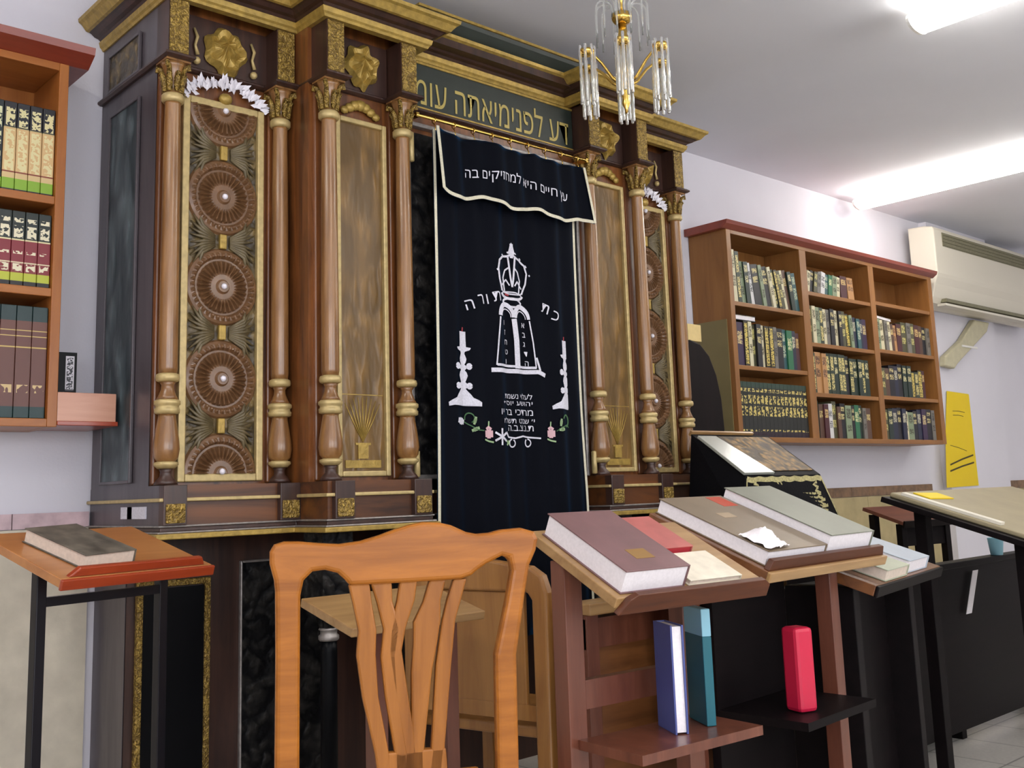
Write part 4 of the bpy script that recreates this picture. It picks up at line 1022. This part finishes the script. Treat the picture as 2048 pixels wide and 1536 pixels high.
# low wooden partition
t=thing('partition','low red brown wooden partition with tan cap rail behind the brown lectern','partition',(-.60,-1.10,0))
MB().box(0,.90,0,.09,.745,.775).build('cap_rail',M['tan'],t,bevel=.004)
MB().box(.0,.90,.02,.07,.66,.735).build('upper_rail',M['redpost'],t)
MB().box(.0,.90,.03,.06,.10,.66).build('panel',M['brown'],t)
for x in (0,.43,.86): leg(t,x,x+.045,.015,.075,.745,M['redpost'],'post')

# dark pew
t=thing('pew','long near black pew back in the dim area before the wide bookcase','pew',(.34,-.95,0))
MB().box(0,2.9,0,.035,.05,.69).build('back_panel',M['darkwood'],t)
MB().box(-.02,2.92,-.015,.05,.69,.715).build('cap_rail',M['darkwood'],t,bevel=.004)
MB().box(0,2.9,.035,.42,.41,.44).build('seat',M['darkwood'],t)
for x in (0,1.43,2.86): leg(t,x,x+.04,.035,.42,.41,M['darkwood'],'end_board')
# paper tucked against the pew, and a cup on its cap rail
o=MB().prism([(0,0),(.05,0),(.15,.17),(.10,.17)],0,.002,'y').build('paper_sheet',M['paper'],None,(1.80,-.9665,.50)); tag(o,'narrow white paper sheet stuck to the back of the dark pew','paper sheet')
cp=thing('cup','pale blue cup on the cap rail of the dark pew','cup',(2.2,-.945,.7155))
k=MB(); k.lathe([(.024,0),(.026,.003),(.034,.075),(.032,.076),(.023,.006)],0,0,20); k.build('body',M['lightblue'],cp)

# ================================================================ CANTOR'S DESK
sl=Slab(.933,-.523,1.097,0,35.5,.556,.315)
t=sl.root('cantor_desk','cantor desk draped in black velvet with gold embroidered front','desk')
MB().box(.03,.526,.03,.25,0,1.05).build('cabinet',M['darkwood'],t)
# velvet cover: sloping top, flared front and sides
def Tp(u,v,n): return sl.T(u,v,n)
a=[sl.T(0,0,.0),sl.T(sl.w,0,.0),sl.T(sl.w,sl.d,.0),sl.T(0,sl.d,.0)]
mb=MB()
fl=[(-.035,.0,.90),(.66,-.03,.885),(.66,.27,.93),(-.02,.27,1.02)]
vs=a+fl+[(x,y,z-.004) for x,y,z in fl]
mb.add(vs,[(0,1,2,3),(0,4,5,1),(1,5,6,2),(2,6,7,3),(3,7,4,0)])
vel=mb.build('velvet_cover',M['velvetblack'],t)
def fr(u,k,d=.003):    # point on the front drop, k 0 top..1 hem
    x=a[0][0]+(a[1][0]-a[0][0])*u; x2=fl[0][0]+(fl[1][0]-fl[0][0])*u
    y=a[0][1]*(1-k)+(fl[0][1]*(1-u)+fl[1][1]*u)*k; z=a[0][2]*(1-k)+(fl[0][2]*(1-u)+fl[1][2]*u)*k
    return (x+(x2-x)*k, y-d, z)
mb=MB(); r_=random.Random(11)
mb.ribbon([fr(.02+.96*i/40,.06+.03*abs(math.sin(i*.5))) for i in range(41)],.022)
for u,kk in ((.02,.5),(.985,.5)): mb.ribbon([fr(u,.05+.9*i/10) for i in range(11)],.008)
for rr in range(7):
    k=.38+.085*rr; x=.12
    while x<.86:
        w=r_.uniform(.02,.06); mb.ribbon([fr(x,k),fr(x+w*.5,k+.012),fr(x+w,k)],.009); x+=w+.012
for u,s in ((.10,1),(.9,-1)):
    for q in range(5): mb.ribbon([fr(u+s*.02*math.sin(q*1.3),.15+.12*q),fr(u+s*.06,.2+.12*q),fr(u+s*.01,.27+.12*q)],.014)
for u in (.38,.42): mb.ribbon([fr(u+.02*math.sin(i),.1+.8*i/10) for i in range(11)],.007)
mb.build('gold_embroidery',M['fringe'],vel)
MB().box(.16,sl.w-.02,.03,sl.d-.02,.001,.004,T=sl.T).build('embroidered_top',carved('embroidered_velvet',(58,44,22),(150,116,64),26,.4,.5),vel)
mb=MB(); mb.prism([(-.012,.0),(.20,.0),(.12,.28),(-.004,.28)],.004,.016,'z',0,T=sl.T); mb.build('page_cover',M['glaze'],t,bevel=.002)
MB().box(0,sl.w*.8,sl.d,sl.d+.012,-.01,.012,T=sl.T).build('top_rail',M['tan'],t)

# ================================================================ HIGH-BACKED CHAIR beside the ark
t=thing('armchair','tall dark chair with arched back between the ark and wide bookcase','chair',(1.56,.14,0))
pts=[(-.23,.40),(-.23,1.36)]+[(-.23+.0,1.50),(-.20,1.62),(-.15,1.715),(-.08,1.772),(0,1.79),(.08,1.772),(.15,1.715),(.20,1.62),(.23,1.50)]+[(.24,1.36),(.25,.40)]
MB().prism(pts,.05,.10,'y').build('backrest',M['rabbi'],t,bevel=.006)
MB().box(-.01,.10,.055,.095,1.785,1.872).build('crest_block',M['paleblock'],t,bevel=.003)['label']='pale square wooden block'
MB().box(-.23,.25,-.30,.10,.40,.45).build('seat',M['rabbi'],t,bevel=.006)
for x in (-.22,.20):
    for y in (-.29,.05): leg(t,x,x+.04,y,y+.04,.40,M['rabbi'])

# ================================================================ HONEY OAK CHAIR
def chair_root(name,label,x,y,rz): return thing(name,label,'chair',(x,y,0),rz)
yaw=math.atan2(-.476,.879)
t=chair_root('dining_chair','honey oak chair with pierced splat and curved crest, back to camera',-1.371,-1.361,yaw)
outer=[(-.205,.45),(-.203,.786),(-.202,.891),(-.196,.918),(-.180,.933),(-.157,.935),(-.134,.928),(-.119,.914),(-.113,.904),(0,.904),(.10,.905),(.121,.911),(.133,.92),(.151,.931),(.167,.938),(.183,.945),(.197,.941),(.201,.917),(.189,.86),(.164,.761),(.160,.45),
       (.203,.45),(.206,.758),(.228,.877),(.238,.925),(.252,.953),(.257,.975),(.250,.989),(.224,.997),(.183,.995),(.160,.990),(.135,.989),(.113,.994),(.084,1.008),(.060,1.014),(.030,1.016),(.004,1.012),(-.025,1.004),(-.055,.994),(-.09,.985),(-.13,.981),(-.165,.984),(-.205,.989),(-.232,.990),(-.250,.985),(-.258,.972),(-.258,.95),(-.250,.92),(-.248,.90),(-.247,.786),(-.249,.45)]
MB().prism(outer,-.015,.018,'y').build('back_frame',M['chair'],t,bevel=.009,seg=3)
mb=MB()
def rib(pts,w): 
    n=len(pts); vs=[]; fs=[]
    for i,(x,z) in enumerate(pts):
        ww=w[i] if isinstance(w,(list,tuple)) else w
        for dx,dy in ((-ww/2,-.009),(ww/2,-.009),(ww/2,.010),(-ww/2,.010)): vs.append((x+dx,dy,z))
    for i in range(n-1):
        for q in range(4): fs.append((i*4+q,i*4+(q+1)%4,(i+1)*4+(q+1)%4,(i+1)*4+q))
    fs.append((3,2,1,0)); fs.append(tuple((n-1)*4+q for q in range(4))); mb.add(vs,fs)
rib([(-.094,.906),(-.088,.87),(-.079,.82),(-.082,.775),(-.075,.70),(-.055,.60),(-.04,.50)],[.040,.036,.034,.036,.030,.026,.03])
rib([(-.052,.906),(-.046,.87),(-.033,.82),(-.040,.77),(-.035,.70),(-.02,.60),(-.015,.50)],[.040,.030,.032,.030,.026,.024,.03])
rib([(.000,.906),(-.006,.87),(-.022,.82),(-.028,.78),(-.02,.72),(-.002,.60),(.0,.50)],[.034,.034,.030,.026,.026,.024,.03])
rib([(.056,.906),(.044,.866),(.034,.83),(.030,.79),(.022,.74),(.012,.60),(.010,.50)],[.032,.034,.052,.046,.040,.024,.03])
rib([(.100,.906),(.088,.87),(.076,.83),(.070,.79),(.064,.75),(.05,.60),(.036,.50)],[.026,.028,.026,.028,.030,.026,.03])
rib([(.010,.60),(.010,.52),(.010,.46)],[.11,.12,.14])
mb.build('splat',M['chairz'],t,bevel=.004)
MB().prism([(-.21,.012),(.18,.012),(.21,.40),(-.24,.40)],.43,.46,'z').build('seat',M['chair'],t,bevel=.008)
for x in (-.249,.160): leg(t,x,x+.043,-.015,.018,.452,M['chairz'])
for x in (-.235,.165): leg(t,x,x+.04,.35,.39,.43,M['chairz'])
for x in (-.235,.172): MB().box(x,x+.022,.018,.36,.20,.235).build('stretcher',M['chairz'],t)

# second, solid-backed oak chair, seen past the first
x0,y0=-.62,-.97; x1,y1=-.735,-.50
yaw2=math.atan2(y1-y0,x1-x0)
t=chair_root('dining_chair','brown oak chair with panelled back half hidden behind the honey oak chair',x0,y0,yaw2)
w=math.hypot(x1-x0,y1-y0)
outer=[(0,.0),(.045,.0),(.045,.78),(.06,.80),(w-.06,.80),(w-.045,.78),(w-.045,.0),(w,.0),(w+.004,.80),(w-.01,.845),(w-.05,.862),(w/2,.892),(.05,.868),(.012,.845),(-.004,.80)]
MB().prism(outer,-.018,.018,'y').build('back_frame',M['tanz'],t,bevel=.008,seg=3)
MB().box(.075,w-.075,-.008,.008,.50,.80).build('back_panel',M['tanz'],t,bevel=.004)
MB().box(.045,w-.045,-.010,.010,.47,.51).build('back_rail',M['tanz'],t)
MB().box(0,w,-.40,-.02,.42,.45).build('seat',M['tanz'],t,bevel=.006)
for x in (0,w-.04): leg(t,x,x+.04,-.39,-.35,.42,M['tanz'])

# ================================================================ AIR CONDITIONER, PIPE, NOTICE
t=thing('air_conditioner','big cream air conditioner high on the wall beyond the wide bookcase','air conditioner',(4.5,.44,2.27))
prof=[(.0,.58),(-.12,.575),(-.18,.56),(-.19,.54),(-.19,.225),(-.185,.20),(-.165,.15),(-.14,.06),(-.12,.02),(-.06,.0),(0,.0)]
MB().prism(prof,0,1.9,'x').build('body',M['offwhite'],t,bevel=.01,seg=3)
MB().box(.12,1.84,-.194,-.188,.43,.53).build('intake_grille',M['olive'],t)
mb=MB()
for i in range(4): mb.box(.12,1.84,-.2,-.193,.436+i*.025,.444+i*.025)
mb.build('grille_slats',M['olive'],t)
MB().box(.14,1.84,-.172,-.120,.03,.055).build('louvre',M['olive'],t)
MB().box(.10,1.86,-.18,-.12,.0,.016).build('louvre_flap',M['offwhite'],t)
pc=thing('mounted_pipe_cover','pale slanting pipe cover on the wall under the air conditioner','pipe cover',(5.2,.44,2.05))
MB().prism([(.16,.20),(.42,.20),(.36,.12),(-.20,-.16),(-.26,-.20),(-.42,-.19),(-.40,-.12),(-.10,.02)],-.05,.0,'y').build('cover',plain('pipe_cover_plastic',(186,180,150),.5,noise=.08,nscale=20),pc,bevel=.012,seg=3)
MB().box(-.12,.14,-.056,-.05,-.03,-.015).build('strap',M['white'],pc)
pn=thing('wall_notice','large yellow paper notice hanging under the air conditioner','notice',(4.97,.436,1.34),0)
mb=MB(); mb.prism([(-.105,.345),(.25,.335),(.262,-.345),(-.255,-.35),(-.20,.0)],-.001,.001,'y'); mb.build('paper',M['yellow'],pn)
mb=MB()
for a,b in (((-.17,-.19),(.22,-.12)),((-.18,-.235),(.22,-.175)),((-.14,-.05),(.12,-.09)),((-.05,.20),(.15,.195)),((-.05,.17),(.12,.165))):
    w_=.012 if a[1]<-.1 else .004; mb.ribbon([(a[0],-.0022,a[1]),((a[0]+b[0])/2,-.0022,(a[1]+b[1])/2+.004),(b[0],-.0022,b[1])],w_)
mb.build('pen_lines',M['ink'],pn)

# ================================================================ world, camera, colour
w=bpy.data.worlds.new('World'); sc.world=w; w.use_nodes=True
w.node_tree.nodes['Background'].inputs[0].default_value=(.8,.85,1,1); w.node_tree.nodes['Background'].inputs[1].default_value=.3
cam=bpy.data.cameras.new('Camera'); co=bpy.data.objects.new('Camera',cam); COL.objects.link(co); sc.camera=co
cam.sensor_fit='HORIZONTAL'; cam.sensor_width=36; cam.lens=2070.4*36/2048; cam.shift_x=8/2048; cam.shift_y=-114/2048; cam.clip_start=.05
yw,pt,rl=.7398,.1568,-.0330
F=Vector((math.sin(yw)*math.cos(pt),math.cos(yw)*math.cos(pt),math.sin(pt))); Rt=Vector((math.cos(yw),-math.sin(yw),0)); U=Rt.cross(F)
c_,s_=math.cos(rl),math.sin(rl); R2=Rt*c_+U*s_; U2=-Rt*s_+U*c_
mt=Matrix((R2,U2,-F)).transposed().to_4x4(); mt.translation=Vector((-2.5845,-2.997,1.07)); co.matrix_world=mt
sc.view_settings.view_transform='Standard'; sc.view_settings.look='None'; sc.view_settings.gamma=1; sc.view_settings.exposure=0.2
